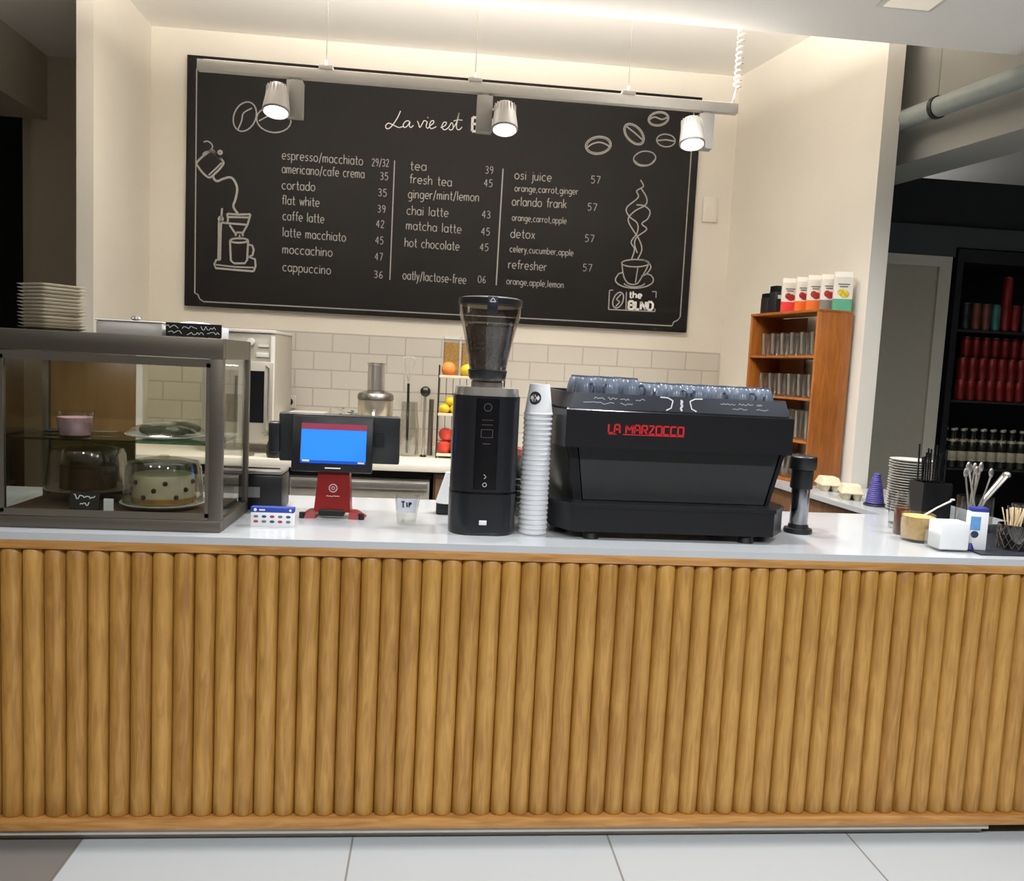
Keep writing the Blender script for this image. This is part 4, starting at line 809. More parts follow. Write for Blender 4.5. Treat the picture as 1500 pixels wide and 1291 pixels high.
# cups on the machine
CUPB = mat('cup_blue_grey', (104, 114, 130), .22, var=.03)
def esp_cup(label, loc, rz):
    t = thing('espresso_cup', label, 'cup', loc, rz, group='upturned cups on the espresso machine')
    MB().lathe([(.0335, 0), (.0355, .001), (.0350, .012), (.0318, .032), (.0260, .048), (.0205, .054), (.0205, .058), (.0175, .058), (.0165, .055), (0, .055)], n=24).build('bowl', CUPB, t)
    MB().tube([(.0335, 0, .016), (.042, 0, .015), (.050, 0, .022), (.051, 0, .032), (.044, 0, .040), (.030, 0, .040)], .0042, 6).build('handle', mat('cup_handle', (84, 90, 102), .25), t)
    return t
ec = None
rows = ('row nearest the customers', 'middle row', 'row nearest the wall')
for r_ in range(3):
    for k in range(9):
        x = .79 - .300 + k * .0752 + (.006 if r_ == 1 else 0); y = .12 + .094 + r_ * .088
        rz = R([-70, -120, -40, -100, -60, -130, -80, -45, -110][k] if r_ == 0 else (rg.choice((45, 135, -45, -135)) + rg.uniform(-8, 8)))
        if r_ == 1: rz = R(75 + rg.uniform(-12, 12))
        if r_ == 2: rz = R(110 + rg.uniform(-25, 25))
        lb = 'upturned blue-grey cup, %s from the paper cups, %s on the espresso machine' % (ORD[k], rows[r_])
        z = .95 + .4475
        if ec is None: ec = esp_cup(lb, (x, y, z), rz); o = ec
        else: o = dup(ec, lb, (x, y, z), rz)
        o.scale = (1, 1, 1.30 if k < 3 else 1.08)

# tall cylinder beside the machine
cy = thing('cylinder_canister', 'slim steel cylinder with a black cap and base beside the espresso machine', 'canister', (1.312, .345, .95))
MB().lathe([(0, 0), (.048, 0), (.050, .006), (.048, .016), (.036, .018), (.034, .03), (0, .03)], n=32).build('base', BLACK, cy)
MB().lathe([(.030, .03), (.0315, .032), (.0315, .165), (0, .165)], n=32).build('steel_tube', mat('tube_steel', (150, 150, 156), .16, 1.0, var=.03), cy)
MB().lathe([(0, .160), (.0375, .160), (.0385, .164), (.0385, .226), (0, .228)], n=32).build('neck', BLACK, cy)
MB().lathe([(0, .2285), (.045, .2285), (.0475, .232), (.0475, .272), (.044, .276), (0, .276)], n=32).build('cap', BLACK, cy)
pts = [(.045 * math.cos(k * .5) * (1 - k * .004), .022 * math.sin(k * .5) + .0006 * k, .004 + .0006 * k) for k in range(50)]
o = MB().tube(pts, .0028, 5).build('coiled_wire', STEEL, loc=(1.205, .345, .95)); tag(o, 'little coil of steel wire lying between machine and slim steel cylinder', 'wire')

# ------------------------------------------------------------------ glass shelf by the slanted wall (local x = along the front towards the back wall, y = towards the wall)
SA = math.atan2(D12.y, D12.x)
def sw(u, v, z): return (1.93 + D12.x * u + N12.x * v, 1.60 + D12.y * u + N12.y * v, z)
L_, D_, ZT = .60, .212, .897
sh = thing('glass_shelf_unit', 'orange wooden shelf unit of clear glasses on the countertop return', 'shelf', (1.93, 1.60, .9505), SA)
def sb(mb, u0, u1, v0, v1, z0, z1, bev=.0015): mb.box(u0, u1, -v1, -v0, z0, z1, bev); return mb
LV = [0.012, .225, .450, .672, ZT]
sb(MB(), 0, .016, 0, D_, 0, ZT).build('side_panel', SHELFW, sh)
sb(MB(), L_ - .016, L_, 0, D_, 0, ZT).build('side_panel', SHELFW, sh)
sb(MB(), 0.0, L_, -.002, D_, ZT, ZT + .014).build('top_board', SHELFW, sh)
for k, z in enumerate(LV[:-1]):
    sb(MB(), .0165, L_ - .0165, .002, D_ - .002, z - .012, z).build('shelf_board', SHELFW, sh)
sb(MB(), .36, L_ - .0165, D_ - .008, D_ - .003, .012, ZT - .004, 0).build('back_board', mat('dark_back_board', (118, 66, 30), .5, var=.12), sh)
TG = glass('tumbler_glass', (250, 250, 248), .14, .5, .12)
def tumbler(name, label, loc, h, r0, r1, group):
    t = thing(name, label, 'glass', loc, group=group)
    MB().lathe([(0, 0), (r0, 0), (r0 + .002, .004), (r1, h), (r1 - .002, h), (r0 - .001, .012), (0, .010)], n=20).build('tumbler', TG, t)
    return t
src = {}
for lev, (z, h, r0, r1, ncol, wd) in enumerate(((LV[0], .13, .026, .032, 6, 'lowest'), (LV[1], .155, .026, .032, 6, 'third'), (LV[2], .125, .028, .036, 6, 'second'), (LV[3], .125, .030, .038, 6, 'top'))):
    for row in range(2):
        for k in range(ncol):
            u = .062 + k * .0855; v = .052 + row * .092
            if v + r1 > D_ - .01: v = D_ - .012 - r1
            lb = 'clear tumbler in the %s compartment of the wooden shelf, %s row, %s from the column' % (wd, 'front' if row == 0 else 'rear', ORD[k])
            loc = sw(u, v, .9505 + z + .0005)
            if lev not in src: src[lev] = tumbler('tumbler_glass', lb, loc, h, r0, r1, 'clear glasses on the %s shelf level' % wd)
            else: dup(src[lev], lb, loc)
# bags and tins on the shelf top
BW = mat('bag_white', (226, 220, 208), .5, var=.03)
def bag(u, v, w, d, h, col, fruit, label, rz=R(-25)):
    d = .032
    t = thing('tea_bag_pouch', label, 'pouch', sw(u, v, .9505 + ZT + .0145), SA + rz, group='pouches on the glass shelf')
    # local x along the front; the printed side faces the customers
    q = rsq(d / 2, w / 2, .006, 3)
    MB().prism(q, 0, h * .30).build('colour_band', col, t)
    top = [(x * .55 if abs(x) > 0 else x, y) for x, y in q]
    MB().prism(q, h * .3005, h * .86).prism(q, h * .8605, h, poly2=[(x * .12, y * .98) for x, y in q]).build('white_upper', BW, t)
    mb = MB(); mb.ball((-d / 2 - .0004, -.006, h * .43), (.0012, w * .26, h * .10), 12, 8); mb.ball((-d / 2 - .0006, w * .12, h * .47), (.0012, w * .2, h * .09), 12, 8)
    mb.build('fruit_print', fruit, t)
    mb = MB()
    for zz, ww in ((.66, .30), (.60, .22)): mb.box(-d / 2 - .0012, -d / 2 - .0002, -w * ww, w * ww, h * zz, h * zz + .006)
    mb.build('brand_lines', mat('print_grey', (104, 102, 92), .6), t)
FR = mat('fruit_red', (150, 34, 32), .5, var=.4, scale=60); FY = mat('fruit_yellow', (206, 182, 50), .5, var=.4, scale=60)
BR_ = R(0)
bag(.330, .055, .085, .05, .185, mat('band_red', (226, 60, 56), .5), FR, 'white pouch with a red band and berry print beside the black tins')
bag(.240, .075, .08, .05, .185, mat('band_orange', (232, 106, 34), .5), FR, 'white pouch with an orange band next to the red-banded pouch')
bag(.170, .095, .08, .05, .19, mat('band_amber', (222, 112, 40), .5), FR, 'white pouch with an orange band next to the grey-banded pouch')
bag(.100, .125, .08, .05, .19, mat('band_grey', (120, 118, 116), .5), FR, 'white pouch with a grey band next to the green-banded pouch')
bag(.032, .160, .094, .05, .20, mat('band_green', (86, 160, 128), .5), FY, 'white pouch with a green band and yellow print at the shelf end')
def tin(u, v, w, d, h, label, lab=True):
    t = thing('black_tin', label, 'tin', sw(u, v, .9505 + ZT + .0145), SA, group='black tins on the glass shelf')
    MB().prism(rsq(d / 2, w / 2, .006, 3), 0, h * .78).build('body', BLACK, t)
    MB().prism(rsq(d / 2 - .002, w / 2 - .002, .006, 3), h * .78, h).build('lid', BLACKG, t)
    if lab: MB().box(-d / 2 - .001, -d / 2, -w * .3, w * .36, h * .52, h * .66).build('white_label', PAPER, t)
tin(.440, .060, .075, .07, .150, 'black tin with a white label next to the red-banded pouch')
tin(.530, .060, .055, .07, .115, 'shorter plain black tin at the far end of the shelf top', False)

# ------------------------------------------------------------------ the return: egg cartons, cone, saucers
PULP = mat('grey_pulp', (206, 196, 166), .9, var=.06, scale=60, bump=.3)
def carton(label, loc, rz, nx, ny):
    t = thing('egg_carton', label, 'egg carton', loc, rz, group='egg cartons on the countertop return')
    p = .047; w = nx * p; d = ny * p
    mb = MB()
    for i in range(nx):
        for j in range(ny):
            mb.lathe([(0, 0), (.014, 0), (.0215, .026), (.0225, .034)], -w / 2 + p * (i + .5), -d / 2 + p * (j + .5), 0, 14)
    mb.box(-w / 2 - .004, w / 2 + .004, -d / 2 - .004, d / 2 + .004, .030, .035, .001).build('tray', PULP, t)
    mb = MB(); mb.prism(rsq(w / 2 + .004, d / 2 + .004, .014, 4), .0352, .066, poly2=rsq(w / 2 - .008, d / 2 - .008, .018, 4))
    for i in range(nx - 1):
        for j in range(ny): mb.ball((-w / 2 + p * (i + 1), (-d / 2 + p * (j + .5)), .0645), (.015, .018, .005), 10, 6)
    mb.build('lid', PULP, t)
carton('pale pulp egg carton nearer the wooden glass shelf', (1.985, 1.46, .9505), R(78), 3, 2)
carton('pale pulp egg carton nearer the violet cone', (1.962, 1.195, .9505), R(70), 3, 2)
vc = thing('violet_cone', 'ribbed violet cone on a dark disc beside the stacked saucers', 'cone', (1.978, 1.012, .9505))
MB().lathe([(0, 0), (.046, 0), (.048, .004), (.046, .010), (0, .010)], n=28).build('base_disc', mat('dark_disc', (42, 42, 52), .3), vc)
pr_ = [(0, .0105)]
for k in range(15): z = .0105 + k * .009; r = .038 - .024 * (k / 14) ** 1.3; pr_ += [(r, z), (r + .002, z + .0045)]
pr_ += [(.008, .146), (0, .148)]
MB().lathe(pr_, n=24).build('ribbed_body', mat('violet', (74, 66, 140), .55, var=.1), vc)
sc0 = None
for k in range(20):
    lb = 'white saucer, %s in the tall saucer stack on the counter' % ('lowest' if k == 0 else 'topmost' if k == 19 else ORD[19 - k] + ' from the top')
    loc = (2.070 + rg.uniform(-.0015, .0015), .905 + rg.uniform(-.0015, .0015), .9505 + k * .0113)
    if sc0 is None:
        sc0 = MB().lathe([(0, 0), (.045, 0), (.052, .002), (.088, .0088), (.0905, .0105), (.088, .0108), (.05, .0046), (0, .0044)], n=32).build('saucer', WHITE, loc=loc)
        tag(sc0, lb, 'saucer', 'stacked saucers')
    else: dup(sc0, lb, loc)
# service tray and what stands on it
ty = MB().box(1.80, 2.36, .045, .60, .9504, .9565, .003).build('service_tray', mat('dark_tray', (40, 42, 50), .35, var=.08)); tag(ty, 'dark flat tray at the counter end under jars and cutlery', 'tray')
sx = thing('straw_box', 'black box of dark straws beside the saucer stack', 'straw box', (2.035, .705, .9505))
MB().box(-.062, .062, -.05, .05, 0, .006).box(-.062, .062, -.05, -.046, .006, .155).box(-.062, .062, .046, .05, .006, .155).box(-.062, -.058, -.046, .046, .006, .155).box(.058, .062, -.046, .046, .006, .155).build('box', BLACK, sx)
for k in range(14):
    x, y = -.045 + (k % 7) * .015, -.02 + (k // 7) * .035
    h = .25 + .05 * ((k * 5) % 4) / 3
    o = MB().tube([(0, 0, 0), (.004 * ((k * 3) % 5 - 2), .01, h)], .0035, 6).build('straw', BLACKG, loc=(2.035 + x, .705 + y, .957))
    tag(o, 'thin black straw standing in the black straw box by the saucers', 'straw', 'black straws in the box')
cg = thing('cutlery_jar', 'clear glass jar of metal tongs and spoons on the dark tray', 'jar', (2.055, .455, .957))
MB().lathe([(0, 0), (.062, 0), (.064, .004), (.064, .13), (.062, .13), (.062, .008), (0, .006)], n=28).build('jar', GLASS, cg)
uten = []
for k, (a, l, tx, ty_) in enumerate(((0, .215, -.055, .0), (40, .205, -.03, .01), (80, .20, -.01, -.02), (120, .21, .012, .01), (160, .215, .03, .0), (200, .19, -.02, .02), (250, .20, .02, -.035))):
    t = thing('spoon', 'long steel spoon standing in the clear cutlery jar on the tray', 'spoon', (2.055 + .018 * math.cos(R(a)), .455 + .018 * math.sin(R(a)), .968), group='spoons in the cutlery jar')
    MB().tube([(0, 0, 0), (tx * .5, ty_ * .5, l * .55), (tx, ty_, l)], [.003, .0028, .0035], 6).build('handle', CHROME, t)
    MB().ball((tx * 1.06, ty_, l + .016), (.010, .004, .019), 10, 8).build('bowl', CHROME, t)
tn = thing('ice_tongs', 'steel tongs leaning sideways out of the clear cutlery jar', 'tongs', (2.07, .445, .975))
for s in (-1, 1): MB().tube([(-.03, 0, 0), (.012, s * .008, .10), (.088, s * .010, .195)], [.004, .006, .007], 6).build('arm', CHROME, tn)
MB().ball((.094, 0, .200), (.014, .018, .012), 12, 8).build('hinge', CHROME, tn)
tg0 = None
for k, (x, y) in enumerate(((2.185, .40), (2.255, .47), (2.30, .36))):
    lb = 'short clear glass on the dark tray, %s from the cutlery jar' % ORD[k]
    if tg0 is None: tg0 = tumbler('short_glass', lb, (x, y, .957), .105, .026, .032, 'short glasses on the tray')
    else: dup(tg0, lb, (x, y, .957))
bj = thing('brown_jar', 'slim clear jar half filled with brown powder beside the sugar jar', 'jar', (1.715, .37, .9505))
MB().lathe([(0, 0), (.026, 0), (.027, .003), (.027, .11), (.022, .125), (.022, .16), (.020, .16), (.020, .124), (.025, .108), (.025, .005), (0, .004)], n=24).build('jar', GLASS, bj)
MB().cyl(0, 0, .0052, .098, .0245, n=22).build('powder', mat('cocoa', (104, 58, 34), .8, var=.2, scale=60), bj)
cc = thing('clear_cup', 'empty clear plastic cup behind the sugar jar', 'cup', (1.815, .475, .957 if False else .9505))
MB().lathe([(0, 0), (.028, 0), (.038, .14), (.0365, .14), (.027, .004), (0, .004)], n=24).build('cup', GLASS, cc)
cc.location = (1.765, .48, .9505)
sj = thing('sugar_jar', 'round glass jar of light brown sugar with a white spoon', 'jar', (1.708, .258, .9505))
MB().lathe([(0, 0), (.046, 0), (.053, .008), (.056, .05), (.056, .098), (.054, .098), (.054, .05), (.051, .010), (0, .006)], n=30).build('jar', GLASS, sj)
MB().lathe([(0, .0065), (.050, .0105), (.0535, .05), (.0535, .088), (.02, .093), (0, .094)], n=28).build('sugar', mat('brown_sugar', (206, 168, 108), .85, var=.12, scale=80), sj)
sp = thing('sugar_spoon', 'thin white spoon leaning out of the brown sugar jar', 'spoon', (1.72, .258, 1.035))
MB().tube([(0, 0, 0), (.05, -.005, .035), (.098, -.01, .062)], [.004, .003, .0035], 6).build('handle', WHITEP, sp)
MB().ball((.102, -.01, .066), (.009, .006, .004), 10, 6).build('tip', WHITEP, sp)
nd = thing('napkin_holder', 'block of white napkins in a clear holder at the counter front', 'napkin holder', (1.735, .125, .9505), R(-3))
MB().box(-.050, .050, -.038, .038, .005, .098, .006).build('napkins', PAPER, nd)
MB().box(-.056, .056, -.045, .045, 0, .004, .001).box(-.0555, -.0535, -.042, .042, .004, .06).box(.0535, .0555, -.042, .042, .004, .06).build('clear_holder', GLASS, nd)
bp_ = thing('blue_carton', 'narrow white and blue carton between napkins and stirrer jar', 'carton', (1.825, .115, .957), R(-12))
MB().box(-.028, .028, -.018, .018, 0, .128, .002).build('body', PAPER, bp_)
MB().box(-.0275, .0275, -.0175, .0175, .1282, .142, .003).build('blue_top', mat('carton_blue', (38, 52, 140), .5), bp_)
MB().box(-.0282, .004, -.0186, -.0181, .066, .112).build('pale_blue_print', mat('carton_sky', (96, 150, 206), .5, var=.2, scale=40), bp_)
MB().ball((-.012, -.0186, .052), (.013, .0008, .012), 14, 8).build('dark_print', mat('carton_ink', (40, 50, 74), .5), bp_)
MB().prism([(-.028, .0), (-.008, .0), (-.018, .022), (-.028, .022)], -.0188, -.0182, M=Matrix(((1, 0, 0, 0), (0, 0, 1, 0), (0, 1, 0, 0), (0, 0, 0, 1)))).build('navy_print', MATS['carton_blue'], bp_)
wj = thing('stirrer_jar', 'dark wire jar of pale wooden stirrers at the counter end', 'jar', (1.975, .135, .957))
MB().lathe([(0, 0), (.043, 0), (.045, .004), (.048, .085), (.046, .085), (.043, .006), (0, .005)], n=26).build('jar', glass('smoke_glass', (96, 90, 84), .1, .7), wj)
mb = MB()
for k in range(14):
    for s in (-1, 1):
        pts = []
        for q in range(5):
            z = .006 + .078 * q / 4; a = 2 * math.pi * k / 14 + s * q * .22; r = .0462 + .0032 * q / 4
            pts.append((r * math.cos(a), r * math.sin(a), z))
        mb.tube(pts, .0009, 4)
mb.build('wire_net', mat('wire_brown', (112, 98, 84), .4, .4), wj)
STW = mat('stirrer_wood', (222, 200, 160), .7, var=.08)
s0 = None
for k in range(16):
    a = 2 * math.pi * (k * .618 % 1); rr = .008 + .026 * ((k * 7) % 5) / 5
    lx, ly = math.cos(a), math.sin(a)
    t = MB().box(-.0028, .0028, -.0008, .0008, 0, .135, .0003).build('stirrer', STW) if s0 is None else s0.copy()
    if s0 is not None: COL.objects.link(t)
    s0 = s0 or t
    t.location = (1.975 + rr * lx * .55, .135 + rr * ly * .55, .9635)
    t.rotation_euler = (-ly * .26 * rr / .03, lx * .34 * rr / .03, k * .7)
    tag(t, 'flat wooden stirrer standing in the dark wire jar', 'stirrer', 'stirrers in the wire jar')

# ------------------------------------------------------------------ back worktop
ov = thing('oven', 'pale grey upright oven with a dark door window on the back worktop', 'oven', (-1.06, 2.1, .95))
OVM = mat('oven_grey', (186, 180, 168), .3, .25, var=.02)
MB().box(-.19, .19, .01, .52, .05, .655, .006).build('body', OVM, ov)
for x, y in ((-.16, .05), (.16, .05), (-.16, .48), (.16, .48)): MB().cyl(x, y, 0, .05, .018, n=12).build('foot', STEEL, ov)
MB().box(-.192, .192, -.004, .525, .655, .672, .004).build('top_plate', WHITEP, ov)
dv = MB().box(-.185, .185, -.016, .009, .06, .50, .004).build('door', OVM, ov)
MB().box(.064, .140, -.0175, -.0162, .17, .45).build('window', BLACKG, dv)
MB().box(-.15, .060, -.0175, -.0162, .17, .45).build('window', mat('oven_inner', (112, 104, 92), .25, .2, var=.2, scale=20), dv)
MB().tube([(.15, -.016, .48), (.166, -.035, .47), (.166, -.035, .12), (.15, -.016, .11)], .006, 8).build('handle', CHROME, dv)
MB().box(.168, .190, -.010, .009, .06, .64, .003).build('side_strip', WHITEP, ov)
M = Matrix.Translation((.062, .008, .605)) @ Matrix.Rotation(R(90), 4, 'X')
MB().lathe([(0, .004), (.020, .004), (.022, .012), (.018, .026), (0, .027)], n=20, M=M).build('knob', WHITE, ov)
MB().box(.10, .155, .002, .0095, .580, .594).build('badge', WHITE, ov); MB().box(.09, .158, .002, .0095, .525, .55, .002).build('display', WHITE, ov)
tr_ = MB().box(-.14, .05, -.09, -.04, 0, .012, .003).build('steel_tray', STEEL, loc=(-1.0, 2.06, .9502)); tag(tr_, 'narrow steel tray lying on the worktop before the oven', 'tray')
jb = thing('black_jug', 'small black jug with green sprigs beside the oven', 'jug', (-.835, 1.955, .9502))
MB().lathe([(0, 0), (.035, 0), (.042, .02), (.038, .07), (.028, .10), (.03, .115), (.026, .115), (.024, .10), (0, .095)], n=22).build('jug', BLACK, jb)
mb = MB()
for k in range(7):
    a = R(120 + k * 26); mb.prism([(0, -.004), (.03, -.012), (.075, 0), (.03, .012), (0, .004)], 0, .0015, M=Matrix.Translation((0, 0, .10)) @ Matrix.Rotation(a, 4, 'Z') @ Matrix.Rotation(R(-25 - 8 * (k % 3)), 4, 'Y'))
LEAF = mat('herb_green', (70, 102, 56), .6, var=.25, scale=30)
mb.build('sprigs', LEAF, jb)
ws = MB().box(-.105, .105, -.10, .10, 0, .215, .006).build('white_container', WHITEP, loc=(-.745, 2.5, .9502)); tag(ws, 'plain white container behind the till screen on the back worktop', 'container')
hp = thing('herb_pot', 'leafy green herb in a pale pot behind the till screen', 'herb pot', (-.53, 2.55, .9502))
MB().lathe([(0, 0), (.035, 0), (.048, .13), (.044, .13), (.04, .12), (0, .12)], n=22).build('pot', WHITEP, hp)
mb = MB()
for k in range(34):
    a = k * 2.4; r = .012 + .0016 * k; z = .14 + .11 * ((k * 7) % 10) / 10
    mb.prism([(0, -.003), (.014, -.011), (.034, 0), (.014, .011), (0, .003)], 0, .001, M=Matrix.Translation((r * math.cos(a), r * math.sin(a), z)) @ Matrix.Rotation(a, 4, 'Z') @ Matrix.Rotation(R(-30 + (k * 37) % 60), 4, 'Y'))
for k in range(9):
    a = k * .7; mb.tube([(.01 * math.cos(a), .01 * math.sin(a), .115), (.035 * math.cos(a), .035 * math.sin(a), .20)], .0014, 5)
mb.build('leaves', LEAF, hp, kind='stuff')
sg0 = None
for k, x in enumerate((-.465, -.44)):
    pass
sj2 = tumbler('spice_glass', 'small clear glass between the herb pot and the juicer', (-.455, 2.45, .9502), .22, .030, .034, 'back worktop glass')
ju = thing('juicer', 'stainless steel juicer with a tall feed chute on the back worktop', 'juicer', (-.338, 2.30, .9502))
MB().lathe([(0, 0), (.098, 0), (.10, .01), (.088, .20), (.086, .21), (0, .21)], n=32).build('motor_base', CHROME, ju)
MB().lathe([(0, .2102), (.097, .2102), (.100, .215), (.100, .31), (.097, .313), (0, .313)], n=32).build('bowl', mat('juicer_steel', (206, 198, 180), .28, .8, var=.03), ju)
MB().lathe([(.097, .3135), (.104, .316), (.104, .336), (.095, .350), (.055, .362), (.052, .362), (.052, .366), (0, .366)], n=32).build('lid', STEEL, ju)
MB().lathe([(.047, .366), (.049, .368), (.049, .51), (.054, .514), (.054, .524), (.046, .524), (.046, .42), (0, .42)], n=28).build('feed_chute', CHROME, ju)
MB().tube([(.0, -.098, .25), (0, -.15, .24), (0, -.155, .225)], .014, 10).build('spout', CHROME, ju)
bo = thing('glass_jug', 'tall clear glass jug holding a whisk beside the juicer', 'jug', (-.142, 2.28, .9502))
MB().lathe([(0, 0), (.056, 0), (.060, .006), (.058, .16), (.048, .24), (.046, .31), (.044, .31), (.046, .24), (.056, .16), (.057, .010), (0, .008)], n=28).build('jug', TG, bo)
wk = thing('whisk', 'balloon whisk standing upright with its dark handle in the glass jug', 'whisk', (-.150, 2.28, .965))
MB().tube([(0, 0, 0), (-.002, 0, .30), (-.004, 0, .40)], .0075, 8).build('handle', BLACK, wk)
mb = MB()
for k in range(6):
    a = math.pi * k / 6; c, s = math.cos(a), math.sin(a); pts = []
    for q in range(13):
        th = math.pi * q / 12 ; r = .042 * math.sin(th) * (1 if th < 1.6 else 1); sg_ = 1
    for q in range(17):
        u = -1 + 2 * q / 16; r = .045 * math.sin(math.pi * (1 - abs(u)) ** .8) if abs(u) < 1 else 0
        r = .045 * (math.sin(math.pi * min(1, (1 - abs(u)) * .52 + .48)) if False else 1)
    for q in range(17):
        u = q / 16; w_ = u if u <= .5 else 1 - u          # 0..0.5..0 up and over
        h = .155 * math.sin(math.pi * w_); r = .045 * math.sin(math.pi * min(1, w_ * 2) * .5) * (1 if w_ < .32 else math.cos((w_ - .32) / .18 * math.pi / 2))
        sgn = -1 if u <= .5 else 1
        pts.append((-.004 + sgn * r * c, sgn * r * s, .40 + h))
    mb.tube(pts, .0016, 5)
mb.build('wire_balloon', mat('whisk_wire', (226, 220, 206), .3, .4), wk)
st_ = thing('stick_frother', 'slim steel stick with a round dark top leaning by the glass jug', 'frother', (-.055, 2.24, .9502))
MB().lathe([(0, 0), (.018, 0), (.020, .008), (.010, .014), (0, .014)], n=18).build('foot', BLACK, st_)
MB().cyl(0, 0, .014, .35, .0085, n=12).build('rod', CHROME, st_)
MB().ball((0, 0, .375), (.030, .026, .030), 18, 12).build('top', BLACK, st_)
dk = MB().cyl(0, 0, 0, .33, .016, .014, n=14, bev=.003).build('steel_flask', STEEL, loc=(-.018, 2.33, .9502)); tag(dk, 'narrow steel flask between the glass jug and the fruit rack', 'flask')

# fruit rack
frk = thing('fruit_rack', 'three-tier wire fruit rack with pale shelf edges behind the grinder', 'fruit rack', (.205, 2.32, .9502))
WIRE = mat('rack_wire', (60, 54, 48), .4, .5)
for sx_ in (-.185, .185):
    for sy_ in (-.12, .12): MB().tube([(sx_, sy_, 0), (sx_, sy_, .53)], .005, 6).build('post', WIRE, frk)
for z in (.025, .255, .470):
    sf = MB().box(-.18, .18, -.115, .115, z - .010, z - .004).build('shelf', mat('rack_shelf', (176, 160, 138), .5), frk)
    MB().box(-.185, .185, -.126, -.116, z - .012, z + .004, .002).build('shelf_edge', mat('rack_edge', (226, 208, 178), .5), sf)
mb = MB()
for z in (.08, .13, .31, .36):
    for sx_ in (-.185, .185): mb.tube([(sx_, -.12, z), (sx_, .12, z)], .0022, 5)
    mb.tube([(-.185, .12, z), (.185, .12, z)], .0022, 5)
for k in range(10): mb.tube([(-.18 + .04 * k, .121, .01), (-.18 + .04 * k, .121, .47)], .0018, 5)
mb.build('wire_sides', WIRE, frk)
ORG = mat('orange_peel', (236, 140, 64), .5, var=.05, scale=80, bump=.3); LEM = mat('lemon_peel', (226, 196, 50), .45, var=.05, scale=80, bump=.25)
APP = mat('apple_skin', (190, 62, 48), .35, var=.4, scale=8); APY = mat('apple_yellow', (222, 176, 84), .4, var=.2, scale=8)
def fruit(name, cat, label, x, y, z, r, m, group, sc=(1, 1, 1)):
    t = thing(name, label, cat, (x, y, z), group=group)
    if cat == 'apple':
        MB().lathe([(0, .18 * r), (.35 * r, .02 * r), (.75 * r, .25 * r), (r, .95 * r), (.85 * r, 1.55 * r), (.5 * r, 1.82 * r), (.2 * r, 1.75 * r), (0, 1.6 * r)], n=20).build('flesh', m, t)
        MB().tube([(0, 0, 1.6 * r), (.05 * r, 0, 1.98 * r)], .0018, 5).build('stem', BROWNW, t)
    else:
        mb = MB().ball((0, 0, r * sc[2]), (r * sc[0], r * sc[1], r * sc[2]), 20, 14)
        if cat == 'lemon': mb.lathe([(.35 * r, 0), (.22 * r, .16 * r), (0, .24 * r)], n=12, M=Matrix.Translation((r * sc[0] * .92, 0, r * sc[2])) @ Matrix.Rotation(R(90), 4, 'Y'))
        mb.build('flesh', m, t)
        MB().cyl(0, 0, 2 * r * sc[2] - .002, 2 * r * sc[2] + .0008, .0045, .003, n=8).build('stem_scar', BROWNW, t)
    return t
Z3, Z2, Z1 = .9502 + .4665, .9502 + .2515, .9502 + .0215
fruit('orange', 'orange', 'orange on the top tier of the fruit rack before the grain jar', .072, 2.26, Z3, .042, ORG, 'fruit on the top tier')
fruit('lemon', 'lemon', 'big yellow lemon on the top tier beside the orange', .185, 2.26, Z3, .040, LEM, 'fruit on the top tier', (1.2, 1, .95))
for k, (x, y, z) in enumerate(((.055, 2.25, 0), (.120, 2.25, 0), (.19, 2.26, 0), (.085, 2.31, 0), (.088, 2.268, .046), (.15, 2.275, .046), (.155, 2.33, 0))):
    fruit('lemon', 'lemon', 'yellow lemon in the middle tier heap, %s' % ('upper one nearer the juicer' if k == 4 else 'upper one nearer the grinder' if k == 5 else 'bottom layer, %s from the juicer side' % ORD[[0, 2, 5, 1, 0, 0, 3][k]]), x, y, Z2 + z, .029, LEM, 'lemons in the fruit rack', (1.12, 1, 1))
for k, (x, y, z, m) in enumerate(((.058, 2.25, 0, APP), (.145, 2.25, 0, APY), (.10, 2.32, 0, APP), (.07, 2.275, .078, APP), (.15, 2.285, .078, APY), (.235, 2.26, 0, APP), (.492, 2.30, 0, APP), (.32, 2.25, 0, APY))):
    fruit('apple', 'apple', ('red apple at the front of the bottom tier nearest the juicer', 'yellow apple at the front of the bottom tier beside the grinder', 'red apple behind the front pair on the bottom tier', 'red apple lying on top of the bottom tier heap', 'yellow apple on top of the bottom tier heap beside the grinder', 'red apple of the bottom tier hidden behind the grinder', 'red apple lying on the back worktop between grinder and paper cups', 'yellow apple at the far end of the bottom tier')[k], x, y, (.9505 if k == 6 else Z1 + z * .93), .040, m, 'apples in the fruit rack')
GRN = mat('pasta_grain', (190, 150, 84), .7, var=.3, scale=110)
for k, x in enumerate((.085, .190)):
    t = thing('grain_jar', 'tall square jar of golden grain on the top rack tier, %s' % ('behind the orange' if k == 0 else 'behind the yellow lemon'), 'jar', (x, 2.375, Z3))
    MB().prism(rsq(.046, .046, .01), 0, .215).build('jar', TG, t)
    MB().prism(rsq(.043, .043, .009), .004, .195).build('grain', GRN, t, kind='stuff')
    MB().prism(rsq(.048, .048, .01), .2155, .232).build('lid', WHITEP, t)

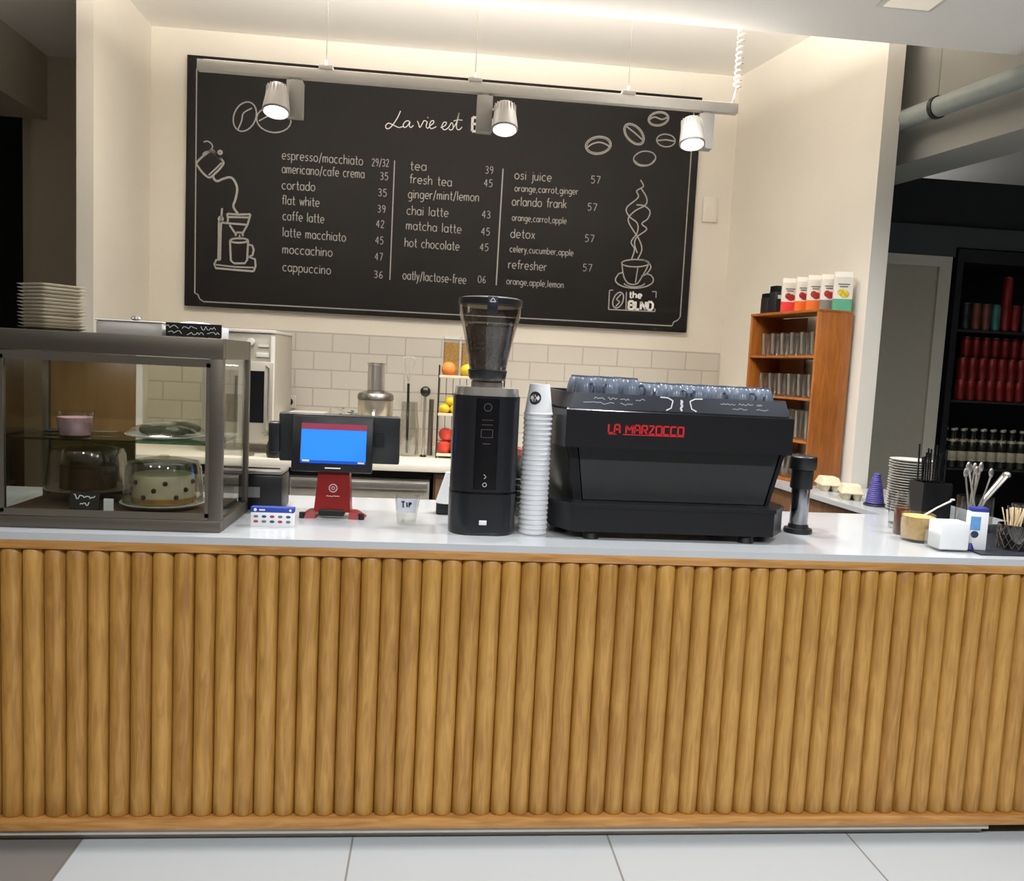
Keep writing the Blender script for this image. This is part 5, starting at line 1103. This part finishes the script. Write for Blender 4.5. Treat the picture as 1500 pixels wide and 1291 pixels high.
# ------------------------------------------------------------------ dim side room: cooler, pipe
fg = thing('drinks_cooler', 'black open drinks cooler with shelves in the dim side room', 'cooler', (3.92, 2.4, 0))
MB().box(-.74, -.70, 0, .6, 0, 2.35).box(.7, .74, 0, .6, 0, 2.35).box(-.70, .70, .56, .6, 0, 2.35).box(-.70, .70, 0, .56, 2.27, 2.35).box(-.70, .70, 0, .56, 0, .55).build('cabinet', BLACK, fg)
for z in (.988, 1.418, 1.862): MB().box(-.695, .695, .02, .555, z - .014, z).build('shelf', CHAR, fg)
CANR = mat('can_red', (128, 30, 28), .35, .4, var=.1); CANB = mat('can_black', (40, 42, 44), .35, .4, var=.2); CANT = mat('can_teal', (60, 120, 112), .35, .4, var=.1); CANBR = mat('can_brown', (110, 64, 52), .35, .4, var=.1)
def can(name, cat, label, loc, h, r, m, group):
    t = thing(name, label, cat, loc, group=group)
    MB().lathe([(0, 0), (r * .8, 0), (r, .008), (r, h - .014), (r * .82, h - .002)], n=18).build('can', m, t)
    MB().lathe([(r * .82, h - .002), (r * .84, h), (r * .78, h), (r * .76, h - .004), (0, h - .004)], n=18).build('lid', STEEL, t)
    return t
ms = (CANB, CANBR, CANBR, CANT, CANR, CANR, CANB)
ds = ('black can nearest the door', 'brown can second from the door', 'brown can third from the door', 'teal can', 'tall red bottle-can beside the teal can', 'red can beyond the tall red one', 'black can beyond the red one')
for k in range(7):
    can('drink_can', 'can', ds[k] + ' on the top shelf of the drinks cooler', (3.305 + k * .066, 2.46 , 1.8625), .34 if k == 4 else .165, .031, ms[k], 'cans on the top cooler shelf')
rc = None
for row, (y, z, n_, wd) in enumerate(((2.46, 1.4185, 8, 'lower front row'), (2.46, 1.5535, 8, 'upper front row'), (2.53, 1.4185, 7, 'lower rear row'), (2.53, 1.5535, 7, 'middle rear row'), (2.53, 1.6885, 7, 'topmost rear row'))):
    for k in range(n_):
        lb = 'red drink can on the middle cooler shelf, %s, %s from the door' % (wd, ORD[k])
        loc = (3.315 + k * .066 + (.06 if row > 1 else 0), y, z)
        if row == 4: loc = (loc[0], loc[1], z); 
        if rc is None: rc = can('red_can', 'can', lb, loc, .134, .031, CANR, 'red cans in the cooler')
        else:
            dup(rc, lb, loc)
bt0 = None
for row in range(2):
    for k in range(8):
        lb = 'dark bottle on the lowest cooler shelf, %s row, %s from the door' % (('front', 'rear')[row], ORD[k])
        loc = (3.30 + k * .067, 2.46 + row * .075, .9885)
        if bt0 is None:
            bt0 = thing('drink_bottle', lb, 'bottle', loc, group='bottles on the lowest cooler shelf')
            MB().lathe([(0, 0), (.028, 0), (.030, .004), (.030, .13), (.024, .165), (.013, .19), (.013, .235), (0, .235)], n=18).build('bottle', mat('dark_bottle', (36, 36, 30), .2, var=.2), bt0)
            MB().lathe([(.0305, .045), (.0308, .046), (.0308, .105), (.0305, .106)], n=18).build('label_band', mat('bottle_label', (168, 160, 136), .6, var=.25, scale=20), bt0)
            MB().cyl(0, 0, .2355, .25, .0145, .0135, n=14).build('cap', mat('cap_silver', (190, 188, 176), .4, .4), bt0)
            MB().lathe([(.0245, .166), (.0185, .182)], n=18).build('neck_label', MATS['bottle_label'], bt0)
        else: dup(bt0, lb, loc)
pp = thing('ceiling_pipe', 'grey ceiling pipe with a ring bracket in the dim side room', 'pipe', (2.33, 1.68, 2.835))
pm_ = mat('pipe_grey', (140, 146, 142), .55, .1, var=.05)
def on(s, z=0, o=-.03): p = D12 * s + N12 * o; return (p.x, p.y, z)
MB().tube([on(-1.0), on(-.5), on(-.2), on(.3), on(.72)], .047, 20).build('pipe', pm_, pp)
rgs = MB().tube([on(-.262), on(-.240)], .054, 20).build('ring_bracket', BLACK, pp)
MB().tube([on(-.25, .05), on(-.25, .60)], .003, 6).build('hanging_wire', STEEL, rgs)
